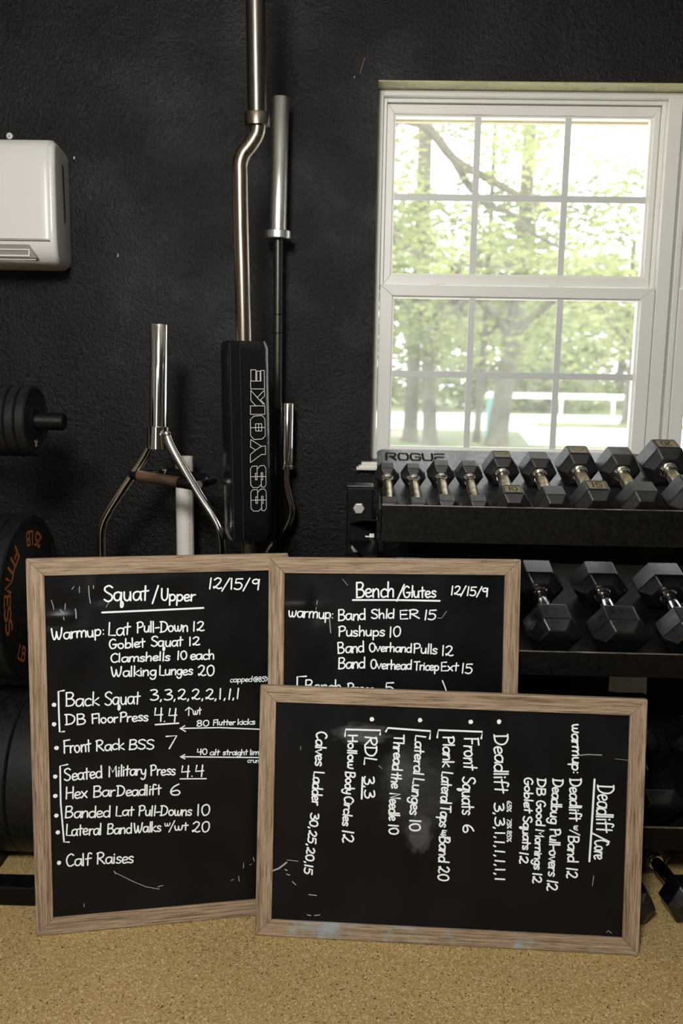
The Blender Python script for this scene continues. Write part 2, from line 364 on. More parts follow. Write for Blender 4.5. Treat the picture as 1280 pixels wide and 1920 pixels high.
# ------------------------------------------------------------------ hand lettering (single strokes, cap height 10)
G = {
'a': (5.2, '4.6,4.8 3,5.6 1,4.6 .6,2 1.6,.2 3.4,.6 4.6,3.4|L4.7,5.4 4.6,2 5,0'),
'b': (5, 'L.8,10 .8,0|.8,3.5 2.6,5.4 4.4,4 4.2,1.2 2.4,0 .8,1'),
'c': (4.4, '4.2,4.6 2.8,5.5 1,4.4 .6,2 1.8,.1 4,.7'),
'd': (5.2, '4.4,4.6 2.8,5.5 .9,4.4 .6,1.8 2,.1 3.8,.8 4.5,2.5|L4.6,10 4.6,0'),
'e': (4.7, '.8,2.7 3.2,3 4.2,4.2 3,5.5 1.2,4.8 .6,2.4 1.8,.1 4.4,.9'),
'f': (4.1, '4.1,9.2 3,10 1.9,8.6 1.7,0|L.2,5.2 3.9,5.6'),
'g': (5, '4.4,4.8 2.8,5.5 1,4.4 .8,2 2.2,.4 3.8,1.2 4.4,4.6|4.5,5.3 4.4,0 3.6,-3 1.8,-3.5 .6,-2'),
'h': (4.8, 'L.8,10 .8,0|.8,3 2.4,5.4 3.8,5 4.1,3 4.1,0'),
'i': (1.8, 'L.9,5.4 .9,0|L.9,7.4 .9,7.9'),
'k': (4.6, 'L.8,10 .8,0|L4,5.6 1,2.6 4.4,0'),
'l': (2.0, 'L1,10 1,0'),
'm': (7.4, 'L.7,5.4 .7,0|.7,3 2,5.4 3.4,5 3.7,3 3.7,0|3.7,3 5,5.4 6.4,5 6.7,3 6.7,0'),
'n': (4.8, 'L.7,5.4 .7,0|.7,3 2.3,5.4 3.8,5 4.1,3 4.1,0'),
'o': (5, '2.6,5.5 .9,4.6 .6,2.4 2,.1 3.9,.9 4.4,3.2 3.6,5 2.4,5.5'),
'p': (5, 'L.8,5.4 .7,-3.6|.8,3.8 2.6,5.5 4.4,4 4.1,1.2 2.4,.1 .8,1.2'),
'q': (5.4, '4.4,4.8 3,5.6 1,4.6 .6,2 1.8,.3 3.6,1 4.5,4|4.7,5.3 4.4,0 4.2,-3.4 4.8,-4 5.4,-2.6 5.2,-.6'),
'r': (3.7, 'L.8,5.4 .8,0|.8,3 2,5 3.5,5.2'),
's': (4.1, '3.6,4.8 2.4,5.6 .9,4.8 1.2,3.4 3,2.4 3.5,1 2.2,0 .5,.6'),
't': (3.9, 'L2,9 1.9,0|L.2,5.6 3.7,6'),
'u': (4.9, '.7,5.4 .8,1.4 2,0 3.4,.8 4,3|L4.1,5.4 4.2,0'),
'v': (4.4, 'L.3,5.4 2.2,0 4.1,5.6'),
'w': (6.3, '.4,5.4 .9,1 2,0 3,1.4 3.1,4.6|3.1,2 3.8,0 5,.6 5.7,3 5.8,5.6'),
'x': (4.5, 'L.5,5.4 4,0|L4.1,5.5 .4,0'),
'y': (4.7, '.6,5.4 1,2.4 2.2,1.2 3.6,2 4.1,4|4.2,5.4 4,0 3.2,-3 1.6,-3.6 .6,-2.4'),
'B': (6.1, 'L1,10 1,0|1,9.8 3.8,10 5,8.2 3.8,5.8 1.2,5.3|1.2,5.3 4.4,5 5.6,2.8 4.2,.4 .8,0'),
'C': (5.8, '5,8.8 3.4,10 1.4,8.2 .7,4.6 1.8,.8 3.6,0 5.4,1.2'),
'D': (6.5, 'L1.2,9.6 1.2,0|.3,9.6 3.2,9.6 5.6,7.4 5.8,3.8 4,.8 .5,0'),
'E': (5.1, 'L4.6,9.9 1,9.6 1,0 4.8,.2|L1,5 4.2,5.2'),
'F': (5.3, 'L1,9.4 1,0|L.6,9.5 5.2,10|L1,5.2 4.4,5.4'),
'G': (6.1, '5,8.8 3.4,10 1.4,8.2 .7,4.4 1.8,.6 3.8,.2 5.2,2 5.3,4.2|L3.2,4.3 6,4.4'),
'H': (6.3, 'L1,10 1,0|L5.4,10 5.4,0|L1,5 5.4,5.2'),
'I': (2.4, 'L1.2,10 1.2,0'),
'L': (5.0, 'L1.2,10 1,.2 4.8,0'),
'M': (7.6, 'L1,0 1.2,9.8 3.8,4 6.4,9.8 6.7,0'),
'N': (6.2, 'L1,0 1.1,9.8 5,.2 5.3,9.8'),
'O': (6.2, '3.2,10 1.4,8.6 .7,5 1.6,1.2 3.4,0 5.2,1.6 5.7,5 5,8.6 3,10'),
'P': (5.5, 'L1,9.6 1,0|.4,9 3,10 5,8.4 4.4,5.6 1.2,4.6'),
'R': (6.0, 'L1,9.6 1,0|.4,9 3,10 5,8.2 4,5.6 1.2,4.8|L1.8,4.8 5.8,0'),
'S': (5.5, '5,8.8 3.4,10 1.2,9 .9,7 2.6,5.4 4.6,3.8 4.6,1.4 2.6,0 .5,1.2'),
'T': (5.4, 'L2.7,9.6 2.7,0|L.1,9.4 5.4,9.8'),
'U': (6.0, '.9,10 1,2.4 2.6,0 4.4,1.2 5,5 5,10'),
'W': (8.0, '.5,9.6 1.2,3 2.2,0 3.4,3 3.8,6.8|3.8,6.8 4.4,2 5.4,0 6.8,4 7.4,9.8'),
'0': (5.4, '3,10 1.2,8.6 .7,4.8 1.6,1 2.8,0 4.4,1.6 4.9,5.4 4.2,9 2.6,10'),
'1': (2.4, 'L1.3,10 1.1,0'),
'2': (5.2, '.8,8.2 2.4,10 4.2,8.6 3.6,5.4 1,.6|1,.6 .7,1.8 2,1.4 3.4,.2 5,.9'),
'3': (5.1, '.7,9.4 3.2,10 4.2,7.8 2,5.4|2,5.4 4.6,4.2 4.4,1.2 2.2,0 .5,.8'),
'4': (5.2, 'L1.2,9.8 .8,4.6 5,4.9|L4.3,9.9 4.1,0'),
'5': (5.2, 'L4.8,9.9 1.3,9.6 1.1,5.8|1.1,5.8 3.2,6.2 4.6,4 3.8,.8 2,0 .5,.8'),
'6': (5.0, '3.6,10 1.6,7.4 .7,3.4 1.6,.4 3.6,.2 4.4,2.4 3.2,4.4 1,3.2'),
'7': (5.0, 'L.5,9.5 4.9,9.9 2,0'),
'8': (5.0, '4.2,8.6 2.8,10 1,8.6 1.4,6.4 3.8,4.6 4.4,2 2.6,0 .8,1.4 1.4,4 3.8,6.4 4.2,8.6'),
'9': (4.8, '4.2,8 2.8,9.8 1,8.6 1,6.4 2.8,5.6 4.2,7.6|L4.3,9.6 4.1,0'),
'/': (4.0, 'L.3,-1.4 3.8,10.5'), ':': (2.4, 'L1.2,1 1.2,1.3|L1.3,4.6 1.3,4.9'), '-': (3.6, 'L.4,3.6 3.2,3.9'),
'.': (2.2, 'L1,.2 1,.5'), ',': (2.6, 'L1.3,.4 .9,-1.4'), ' ': (3.4, ''),
'@': (8, '5.6,6.4 3.4,6.6 3,3.4 5,3 5.8,6 5.8,3.4 7.4,3.4 7,8 4,9.6 1,7 .8,3 3,0 6.6,.6'),
'%': (7, 'L5.8,10 1,0|1.4,9.8 .5,8.4 1.5,7 2.5,8.4 1.4,9.8|5.6,3.4 4.6,1.8 5.6,.2 6.6,1.8 5.6,3.4'),
}
RG = random.Random(5)
def glyph_strokes(ch):
    wd, s = G[ch]; out = []
    for st in (s.split('|') if s else []):
        ln = st[0] == 'L'; pts = [tuple(float(q) for q in p.split(',')) for p in st.lstrip('L').split()]
        out.append(pts if ln else catmull(pts, 4))
    return wd, out
def write(bm, text, p0, p1, cap, wd, place, jit=0.35, mi=0, upsign=1):
    """write text from p0 to p1 (2D baseline), cap height cap, in a 2D plane"""
    p0 = Vector(p0); p1 = Vector(p1); e = (p1-p0); L = e.length; e.normalize(); up = Vector((-e.y, e.x))*upsign
    total = sum(G[c][0] for c in text); sx = L/total; sy = cap/10.0; x = 0
    for ch in text:
        gw, sts = glyph_strokes(ch); jy = RG.uniform(-jit, jit); jx = RG.uniform(-jit, jit)*0.5; sl = RG.uniform(-0.02, 0.05)
        for st in sts:
            pts = [p0 + e*((x+a+jx+sl*b)*sx) + up*((b+jy)*sy) for a, b in st]
            if len(pts) == 2 and (pts[0]-pts[1]).length < 0.35*wd: pts = [pts[0]]
            ribbon(bm, pts, wd, place, mi)
        x += gw

# ------------------------------------------------------------------ room shell
WX0, WX1, WZ0, WZ1 = 0.036, 1.945, 1.072, 2.232
RX0, RX1, RY0, CZ = -2.5, 3.2, -5.4, 2.92
bm = bmesh.new()
for a in ((RX0, WX0, 0, 0.16, 0, CZ), (WX1, RX1, 0, 0.16, 0, CZ), (WX0, WX1, 0, 0.16, 0, WZ0), (WX0, WX1, 0, 0.16, WZ1, CZ)): box(bm, *a)
bmesh.ops.remove_doubles(bm, verts=bm.verts, dist=1e-5)
wall = obj('wall_back', bm, 'wall', kind='structure')
obj('floor', BX(RX0-.1, RX1+.1, RY0-.1, 0.16, -0.12, 0), 'floor', kind='structure')
obj('ceiling', BX(RX0-.1, RX1+.1, RY0-.1, 0.16, CZ, CZ+0.1), 'ceil', kind='structure')
obj('wall_left', BX(RX0-.12, RX0, RY0, 0.16, 0, CZ), 'room', kind='structure')
obj('wall_right', BX(RX1, RX1+.12, RY0, 0.16, 0, CZ), 'room', kind='structure')
obj('wall_front', BX(RX0, RX1, RY0-.12, RY0, 0, CZ), 'room', kind='structure')
bm = BX(WX0, WX1, 0.002, 0.075, WZ1-0.004, WZ1+0.0)
obj('window_header', bm, 'header', wall)
for (px, py, w_, h_) in ((139, 296, .006, .005), (221, 479, .004, .008), (664, 145, .002, .006)):
    p = at(px, py, 0); bm = bmesh.new(); ribbon(bm, [(p.x, p.z-h_/2), (p.x+.001, p.z+h_/2)], w_*0.6, lambda x, z: (x, -0.0015, z)); obj('paint_fleck', bm, 'ac2', wall)
p = at(680, 118, 0); bm = bmesh.new(); ribbon(bm, [(p.x+.006, p.z+.014), (p.x+.001, p.z+.002), (p.x-.008, p.z-.03)], .0016, lambda x, z: (x, -0.0015, z)); obj('scratch', bm, 'tan', wall)

# windows -----------------------------------------------------------
def sash(parent, name, x0, x1, z0, z1, gx0, gx1, gz0, gz1, y0, y1, mx, mz, mw=0.0205):
    bm = bmesh.new()
    # four mitred bars
    yg = y0+0.012
    def bar(a, b, c, d):
        A = [bm.verts.new((p[0], y0, p[1])) for p in (a, b, c, d)]; B = [bm.verts.new((p[0], y1, p[1])) for p in (a, b, c, d)]
        for i in range(4): bm.faces.new((A[i], A[(i+1) % 4], B[(i+1) % 4], B[i]))
        bm.faces.new(A[::-1]); bm.faces.new(B)
    bar((x0, z1), (x1, z1), (gx1, gz1), (gx0, gz1)); bar((x0, z0), (gx0, gz0), (gx1, gz0), (x1, z0))
    bar((x0, z0), (x0, z1), (gx0, gz1), (gx0, gz0)); bar((x1, z0), (gx1, gz0), (gx1, gz1), (x1, z1))
    bmesh.ops.recalc_face_normals(bm, faces=bm.faces)
    s = obj(name, bm, 'vinyl', parent, bevel=0.0022)
    # glazing bead
    bm = bmesh.new(); t = 0.006
    for a in ((gx0-.001, gx1+.001, yg, y1, gz1-t, gz1+.001), (gx0-.001, gx1+.001, yg, y1, gz0-.001, gz0+t), (gx0-.001, gx0+t, yg, y1, gz0+t, gz1-t), (gx1-t, gx1+.001, yg, y1, gz0+t, gz1-t)): box(bm, *a)
    obj('glazing_bead', bm, 'vinyl', s)
    ym = (y0+y1)/2
    obj('glass_pane', BX(gx0, gx1, ym-.0015, ym+.0015, gz0, gz1), 'glass', s)
    for x in mx: obj('muntin', BX(x-mw/2, x+mw/2, ym-.006, ym-.0016, gz0+t, gz1-t), 'muntin', s, bevel=.001)
    obj('muntin', BX(gx0+t, gx1-t, ym-.0064, ym-.0017, mz-mw/2, mz+mw/2), 'muntin', s, bevel=.001)
    return s
def window(n, dx, flip=False):
    W = thing('window_%d' % n, None, None, (0.5+dx, 0.1, 1.07), kind='structure')
    x0, x1 = 0.036+dx, 0.984+dx
    bm = bmesh.new()
    for a in ((x0, x0+.018, .076, .158, WZ0, WZ1-.004), (x1-.044, x1, .076, .158, WZ0, WZ1-.004), (x0+.018, x1-.044, .076, .158, WZ1-.022, WZ1-.004), (x0+.018, x1-.044, .076, .158, WZ0, WZ0+.02)): box(bm, *a)
    obj('window_frame', bm, 'vinyl', W, bevel=.002)
    bm = bmesh.new()
    for a in ((x0+.018, x0+.030, .100, .155, 1.62, WZ1-.022), (x1-.056, x1-.044, .100, .155, 1.62, WZ1-.022), (x0+.030, x1-.056, .100, .155, WZ1-.034, WZ1-.022)): box(bm, *a)
    obj('frame_stop', bm, 'vinyl', W, bevel=.0015)
    sash(W, 'upper_sash', x0+.031, x1-.057, 1.640, WZ1-.036, .090+dx, .908+dx, 1.672, 2.168, .112, .150, (.357+dx, .643+dx), 1.9165)
    sash(W, 'lower_sash', x0+.020, x1-.047, WZ0+.021, 1.636, .097+dx, .893+dx, 1.110, 1.602, .072, .110, (.355+dx, .639+dx), 1.3535)
    for cx in (.22, .60):
        obj('sash_latch', box(BX(cx+dx, cx+.03+dx, .088, .112, 1.636, 1.641), cx+.022+dx, cx+.05+dx, .092, .108, 1.641, 1.645), 'vinyl', W, bevel=.001)
    obj('shadow_gap', BX(x1-.0469, x1-.0442, .080, .085, WZ0+.02, 1.63), 'gap', W)
    return W
window(1, 0.0); window(2, 0.957)
bm = bmesh.new(); prism(bm, [(-.034, 1.046), (-.035, 1.051), (-.031, 1.055), (.0, 1.055), (.0, 1.046)], 0, -0.008, 1.99)
prism(bm, [(-.031, 1.055), (-.030, 1.060), (.0, 1.060), (.0, 1.055)], 0, 0.000, 1.985); prism(bm, [(-.028, 1.060), (-.022, 1.064), (-.022, 1.0700), (.076, 1.0718), (.076, 1.060)], 0, 0.008, 1.98)
obj('window_sill', bm, 'sill', kind='structure').name = 'trim_1'
# eave outside, above the window
E = obj('trim_2', BX(-3.0, 4.5, 0.16, 0.80, 2.335, 2.36), 'cream', kind='structure')
obj('fascia', BX(-3.0, 4.5, 0.80, 0.83, 2.33, 2.52), 'cream', E)
obj('soffit_light', BX(.36, .44, .62, .74, 2.325, 2.335), 'whitefence', E)

# ------------------------------------------------------------------ outside
GZ = -0.30
obj('lawn', BX(-60, 90, 0.3, 110, GZ-.2, GZ), 'grass', kind='structure')
obj('bounce_slab', BX(-20, 30, .16, 9, GZ, GZ+.03), 'road', kind='structure')  # unseen pale slab, added to bounce light up to the eave
dr = obj('driveway', BX(-60, 90, 24.5, 36, GZ, GZ+.02), 'road', kind='structure')
bm = bmesh.new(); prism(bm, [(4.2, 18.9), (40, 17.5), (40, 24.4), (4.9, 24.4)], 2, GZ, GZ+.015); obj('parking_pad', bm, 'road', kind='structure')
bm = bmesh.new(); prism(bm, [(5.8, 26.3), (12, 26.0), (13, 29), (6.5, 29.3)], 2, GZ+.02, GZ+.05); obj('grass_island', bm, 'grass', kind='structure')
bm = bmesh.new(); prism(bm, [(-4, 20.4), (1.6, 20.6), (1.2, 23.4), (-4, 23.2)], 2, GZ, GZ+.012); obj('dry_patch', bm, 'grass_dead', kind='structure')

RT = random.Random(11)
def leafcloud(bm, c, r, n, size, flat=0.75):
    for _ in range(n):
        while True:
            p = Vector((RT.uniform(-1, 1), RT.uniform(-1, 1), RT.uniform(-1, 1)))
            if p.length < 1: break
        p = Vector(c) + Vector((p.x*r, p.y*r, p.z*r*flat))
        d = Vector((RT.gauss(0, 1), RT.gauss(0, 1), RT.gauss(0, .7))).normalized(); u, v = frame_of(d); s = size*RT.uniform(.6, 1.3)
        vs = [bm.verts.new(p+q) for q in (-u*s, v*s*.45, u*s, -v*s*.45)]; bm.faces.new(vs)
def tree(label, base, trunk_pts, trunk_r, branches, blobs, leaf, size, dens):
    T = thing('tree', label, 'tree', base, group=None)
    tr = obj('trunk', tube(bmesh.new(), smooth3(trunk_pts, 4), [trunk_r*(1.25 if i == 0 else 1)*(1-.5*i/(len(trunk_pts)*4-3)) for i in range((len(trunk_pts)-1)*4+1)], 10), 'bark', T, smooth=True)
    for pts, r in branches:
        n = (len(pts)-1)*4+1
        obj('branch', tube(bmesh.new(), smooth3(pts, 4), [r*(1-.65*i/n) for i in range(n)], 8), 'bark', tr, smooth=True)
    bm = bmesh.new()
    for c, r in blobs: leafcloud(bm, c, r, int(dens*r*r*r) + 25, size)
    obj('foliage', bm, leaf, T, kind='stuff')
    return T
# near oak: trunk left of the window, limbs cross the upper panes
Yn = 8.6
lim1 = [at(560, 330, Yn+.5), at(700, 235, Yn), at(790, 232, Yn), at(850, 298, Yn-.2), at(905, 330, Yn-.2), at(975, 368, Yn-.3), at(1040, 400, Yn-.3)]
lim2 = [at(560, 420, Yn+.6), at(660, 420, Yn+.2), at(735, 442, Yn), at(790, 480, Yn-.1), at(850, 492, Yn-.1), at(960, 500, Yn-.3)]
lim3 = [at(850, 298, Yn-.2), at(880, 350, Yn+.1), at(915, 384, Yn+.3), at(960, 402, Yn+.4), at(1000, 438, Yn+.4), at(1060, 470, Yn+.4)]
bl = []
for px, py in ((740, 250), (800, 230), (860, 250), (930, 260), (975, 270), (1010, 250), (1040, 300), (960, 320), (1100, 300), (1150, 330), (1190, 345), (1160, 400), (1200, 430), (1090, 430),
               (1110, 480), (1060, 500), (960, 500), (1000, 480), (880, 490), (840, 505), (810, 480), (780, 420), (1020, 380), (1180, 490), (760, 380), (900, 300), (840, 240), (1130, 240), (740, 320), (870, 400), (760, 500), (930, 440)):
    Yb = RT.uniform(7.4, 10.2); bl.append((at(px+RT.uniform(-8, 8), py+RT.uniform(-8, 8), Yb), RT.uniform(.26, .50)))
for _ in range(16): bl.append((Vector((RT.uniform(-5, 5.5), RT.uniform(6.5, 11.5), RT.uniform(5.2, 8.0))), RT.uniform(.5, .9)))
for _ in range(8): bl.append((Vector((RT.uniform(-5, 0), RT.uniform(6.5, 11.5), RT.uniform(3.0, 5.5))), RT.uniform(.4, .8)))
tb = Vector((-1.6, 9.3, GZ))
tree('large oak left of the window with limbs crossing the upper panes', tb, [tb, tb+Vector((.05, 0, 1.2)), tb+Vector((.15, 0, 2.6)), tb+Vector((.1, 0, 4.5)), tb+Vector((0, .1, 6.8))], .26,
     [([tb+Vector((.1, 0, 2.6))]+lim1, .085), ([tb+Vector((.1, 0, 2.2))]+lim2, .085), (lim3, .05)], bl, 'leaf', .050, 1250)
def far_tree(label, px, pyb, Yt, r, lean, crown, leaf='leaf2', size=.11, dens=95, fork=None):
    b0 = at(px, pyb, Yt); b0.z = GZ; sc = (Yt+CAM_D)/F_PX
    pts = [b0, b0+Vector((lean*.25, 0, 1.2)), b0+Vector((lean*.6, 0, 2.6)), b0+Vector((lean, .2, 4.6)), b0+Vector((lean*1.1, .2, 8))]
    blobs = []
    for _ in range(crown): blobs.append((b0+Vector((RT.uniform(-3.4, 3.4)+lean, RT.uniform(-2, 3), RT.uniform(2.3, 5.8))), RT.uniform(.6, 1.15)))
    br = [([pts[2], pts[2]+Vector((1.1, .2, 1.0)), pts[2]+Vector((2.2, .4, 1.5))], r*.5), ([pts[2], pts[2]+Vector((-1.0, .1, 1.1)), pts[2]+Vector((-2.0, .2, 2.2))], r*.5)]
    return tree(label, b0, pts, r, br, blobs, leaf, size, dens)
far_tree('left of the twin tree trunks on the lawn', 768, 826, 19.0, .20, .1, 24)
far_tree('right of the twin tree trunks on the lawn', 806, 830, 18.4, .19, -.25, 22)
far_tree('slender tree left of the thick leaning tree behind the middle panes', 893, 826, 19.4, .10, .15, 18, 'leaf')
far_tree('thick tree leaning right behind the middle lower panes', 930, 836, 18.6, .27, .45, 24)
far_tree('tree across the driveway behind the right lower pane', 1178, 790, 29.0, .28, .2, 26, 'leaf', .15, 60)
for k, xx in enumerate((-6, 1.5, 8, 14.5, 21, 28)):
    b0 = Vector((xx+RT.uniform(-1, 1), 44+RT.uniform(-3, 5), GZ)); blobs = []
    for _ in range(46): blobs.append((b0+Vector((RT.uniform(-4.2, 4.2), RT.uniform(-2.5, 2.5), .6+7*RT.random()**1.5)), RT.uniform(1.0, 1.9)))
    T = tree('tree of the wood edge beyond the driveway', b0, [b0, b0+Vector((0, 0, 2)), b0+Vector((.2, 0, 5)), b0+Vector((.3, 0, 9))], .25, [], blobs, 'leaf' if k % 2 else 'leaf2', .26, 26)
    T['group'] = 'trees of the wood edge beyond the driveway'
FZ = thing('rail_fence', 'white rail fence at the far edge of the driveway', 'fence', (8, 36.4, GZ))
a = at(948, 741, 36.4); b_ = at(1205, 745, 36.4)
obj('rail', BX(a.x, b_.x+6, 36.35, 36.45, a.z-.11, a.z+.11), 'whitefence', FZ)
for k in range(6): obj('post', BX(a.x+.1+k*2.3, a.x+.22+k*2.3, 36.36, 36.46, GZ, a.z+.05), 'whitefence', FZ)
q = at(919, 742, 22.0)
HY = thing('marker_post', 'teal marker post with rounded pale top beyond the thick tree', 'post', (q.x, 22.0, GZ))
obj('post', lathe(bmesh.new(), [(0, .10), (.02, .10), (.9, .085), (q.z-GZ-.12, .085)], (q.x, 22, GZ), (q.x, 22, 2), 12), 'teal', HY, smooth=True)
obj('post_cap', lathe(bmesh.new(), [(0, .05), (.06, .14), (.13, .15), (.2, .11), (.24, .02)], (q.x, 22, q.z-.12), (q.x, 22, 2), 12), 'whitefence', HY, smooth=True)

# ------------------------------------------------------------------ framed boards
def board_frame(x, y, yaw, lean):
    u = Vector((math.cos(yaw), math.sin(yaw), 0)); n = Vector((-math.sin(yaw), math.cos(yaw), 0))
    v = n*math.sin(lean) + Vector((0, 0, math.cos(lean))); bk = v.cross(u)
    return Matrix(((u.x, bk.x, v.x, x), (u.y, bk.y, v.y, y), (u.z, bk.z, v.z, 0.0022), (0, 0, 0, 1)))
SHORT, LONG, TH, PY = 0.6096, 0.9145, 0.0165, 0.0065
class Board:
    def __init__(s, label, x, y, yaw, lean, W, H, fw, dents, smears, blue=False, z=0):
        s.m = board_frame(x, y, yaw, lean); s.inv = s.m.inverted(); s.dents = dents
        s.root = link(bpy.data.objects.new('letter_board', None)); s.root.matrix_world = s.m
        s.root['label'] = label; s.root['category'] = 'chalkboard'
        yi = PY-.0015
        def rail(a, b, c, d, mat):     # outer a->b, inner c<-d ; cross-section with small inner lip
            bm = bmesh.new()
            P = [Vector(p) for p in (a, b, c, d)]
            A = [bm.verts.new((p[0], 0.0, p[1])) for p in P]; B = [bm.verts.new((p[0], TH, p[1])) for p in P]
            for i in range(4): bm.faces.new((A[i], A[(i+1) % 4], B[(i+1) % 4], B[i]))
            bm.faces.new(A[::-1]); bm.faces.new(B); bmesh.ops.recalc_face_normals(bm, faces=bm.faces)
            obj('frame_rail', bm, mat, s.root, local=True, bevel=.0014)
        e = .00025
        rail((0, H), (W, H), (W-fw, H-fw+e), (fw, H-fw+e), 'wood_x'); rail((0, 0), (fw, fw-e), (W-fw, fw-e), (W, 0), 'wood_blue' if blue else 'wood_x')
        rail((0, 0+e), (0, H-e), (fw-e, H-fw), (fw-e, fw), 'wood_z'); rail((W, e), (W-fw+e, fw), (W-fw+e, H-fw), (W, H-e), 'wood_z')
        nx, nz = int(W/.008), int(H/.008); bm = bmesh.new(); g = []
        for i in range(nx+1):
            g.append([bm.verts.new((fw-.002+(W-2*fw+.004)*i/nx, 0, fw-.002+(H-2*fw+.004)*j/nz)) for j in range(nz+1)])
        for c in g:
            for vtx in c: vtx.co.y = PY + s.dent(vtx.co.x, vtx.co.z)
        for i in range(nx):
            for j in range(nz): bm.faces.new((g[i][j], g[i][j+1], g[i+1][j+1], g[i+1][j]))
        bmesh.ops.recalc_face_normals(bm, faces=bm.faces)
        if bm.faces[0].normal.y > 0: bmesh.ops.reverse_faces(bm, faces=bm.faces)
        obj('black_panel', bm, mat_panel('black_vinyl_panel', smears), s.root, smooth=True, local=True, angle=80)
        obj('backing', BX(fw-.004, W-fw+.004, PY+.005, TH-.001, fw-.004, H-fw+.004), 'ink', s.root, local=True)
    def dent(s, x, z):
        d = 0
        for (cx, cz, rx, rz, amp) in s.dents: d += amp*math.exp(-((x-cx)/rx)**2-((z-cz)/rz)**2)
        return max(-.0048, min(d*1.7, .0042))
    def loc(s, px, py):
        """board coordinates of a mark read off the photograph"""
        d = _F + _R*((px-640)/F_PX) - _U*((py-960)/F_PX); o = s.inv @ CAM; dd = s.inv.to_3x3() @ d
        t = (PY-o.y)/dd.y; p = o+dd*t; return Vector((p.x, p.z))
    def place(s, x, z): return (x, PY-.0006-LIFT[0]+s.dent(x, z), z)
    def text(s, words, ox, oy, sc, rot=False, wd=.0037):
        for (t, x0, y0, x1, y1, cap, *o) in words:
            bm = bmesh.new(); a = s.loc(ox+x0/sc, oy+y0/sc); b = s.loc(ox+x1/sc, oy+y1/sc)
            c = s.loc(ox+x0/sc, oy+(y0-cap)/sc) if not rot else s.loc(ox+(x0+cap)/sc, oy+y0/sc)
            wd_ = (o[0] if o else wd)*0.97
            write(bm, t, a, b, (c-a).length, wd_, s.place)
            obj('handwriting', bm, 'chalk', s.root, local=True)
    def lines(s, ls, ox, oy, sc, name='drawn_line', wd=.0037, mat='chalk', smooth=False):
        for l in ls:
            bm = bmesh.new(); ww = wd
            if isinstance(l[0], (int, float)): ww, l = l[0], l[1]
            pts = [s.loc(ox+x/sc, oy+y/sc) for x, y in l]
            if smooth: pts = [Vector(p) for p in catmull([tuple(p) for p in pts], 4)]
            ribbon(bm, pts, ww, s.place); obj(name, bm, mat, s.root, local=True)
    def bullets(s, ps, ox, oy, sc, r):
        for x, y in ps:
            c = s.loc(ox+x/sc, oy+y/sc); bm = bmesh.new()
            vs = [bm.verts.new(s.place(c.x+r*math.cos(k*.5236)*RG.uniform(.9, 1.1), c.y+r*math.sin(k*.5236)*RG.uniform(.9, 1.1))) for k in range(12)]
            bm.faces.new(vs); obj('bullet_dot', bm, 'chalk', s.root, local=True)

B1 = Board('tall black board on the left headed Squat/Upper, in weathered wood frame', -0.75256, -0.92436, 0.20328, 0.06692, SHORT, LONG, .0405,
           [(.085, .80, .03, .018, .0028), (.15, .84, .012, .035, -.002), (.115, .775, .02, .03, .0022), (.07, .775, .035, .006, -.002), (.16, .815, .02, .012, .002), (.05, .755, .03, .008, .0018), (.34, .865, .05, .02, -.0014)], [])
B2 = Board('tall black board in the middle headed Bench/Glutes, partly behind the sideways board', -0.2066, -0.86885, 0.05264, 0.10466, SHORT, LONG, .0385,
           [(.11, .80, .012, .03, .0025), (.07, .795, .05, .006, -.0018), (.12, .77, .03, .02, .0016)], [])
B3 = Board('wide black board turned sideways in front, headed Deadlift/Core', -0.22921, -0.896615, -0.03707, 0.12579, LONG, SHORT, .0395,
           [(.83, .46, .04, .004, .0018), (.84, .44, .03, .012, .0012)],
           [(.245, .50, .075, .028, .40), (.385, .37, .10, .11, .13), (.39, .265, .035, .05, .34), (.34, .42, .05, .06, .15)], blue=True)

# -- writing on board 1 (coordinates in two enlarged crops)
W3 = .0036
B1.text([('12/15/9', 893, 190, 1140, 193, 52), ('Squat', 393, 249, 610, 246, 76, .0042), ('/', 626, 248, 654, 248, 72, .0040), ('Upper', 666, 246, 834, 246, 56, .0040),
         ('Warmup:', 143, 434, 402, 413, 55), ('Lat', 412, 413, 525, 409, 62), ('Pull-Down', 552, 399, 800, 392, 52), ('12', 818, 392, 876, 392, 45),
         ('Goblet', 420, 478, 596, 468, 45), ('Squat', 620, 467, 774, 463, 48), ('12', 800, 462, 856, 459, 40), ('Clamshells', 424, 542, 714, 533, 42), ('10', 745, 530, 796, 527, 40),
         ('each', 808, 530, 926, 527, 46), ('Walking', 430, 611, 648, 604, 48), ('Lunges', 658, 603, 822, 602, 46), ('20', 844, 607, 927, 604, 50),
         ('capped', 1000, 637, 1108, 634, 26, .0020), ('@85%', 1112, 635, 1190, 633, 24, .0020),
         ('Back', 208, 754, 374, 748, 64), ('Squat', 398, 747, 570, 741, 64), ('3,3,2,2,2,1,1,1', 616, 725, 1048, 717, 50),
         ('DB', 208, 843, 310, 838, 50), ('Floor', 336, 836, 464, 829, 46), ('Press', 470, 828, 610, 822, 46), ('4.4', 632, 826, 744, 825, 64), ('wt', 822, 792, 864, 790, 36, .0028),
         ('80', 838, 850, 902, 848, 28, .0028), ('Flutter', 918, 844, 1026, 842, 27, .0026), ('kicks', 1035, 841, 1122, 839, 27, .0026),
         ('Front', 200, 978, 336, 968, 62), ('Rack', 356, 967, 494, 960, 52), ('BSS', 513, 961, 640, 957, 46), ('7', 685, 956, 742, 955, 62),
         ('40', 840, 985, 892, 984, 27, .0028), ('alt', 902, 986, 952, 986, 26, .0026), ('straight', 966, 986, 1086, 986, 26, .0026), ('lim', 1095, 986, 1140, 986, 26, .0026), ('crun', 1084, 1022, 1140, 1024, 22, .002)],
        40, 1030, 2.56, wd=W3)
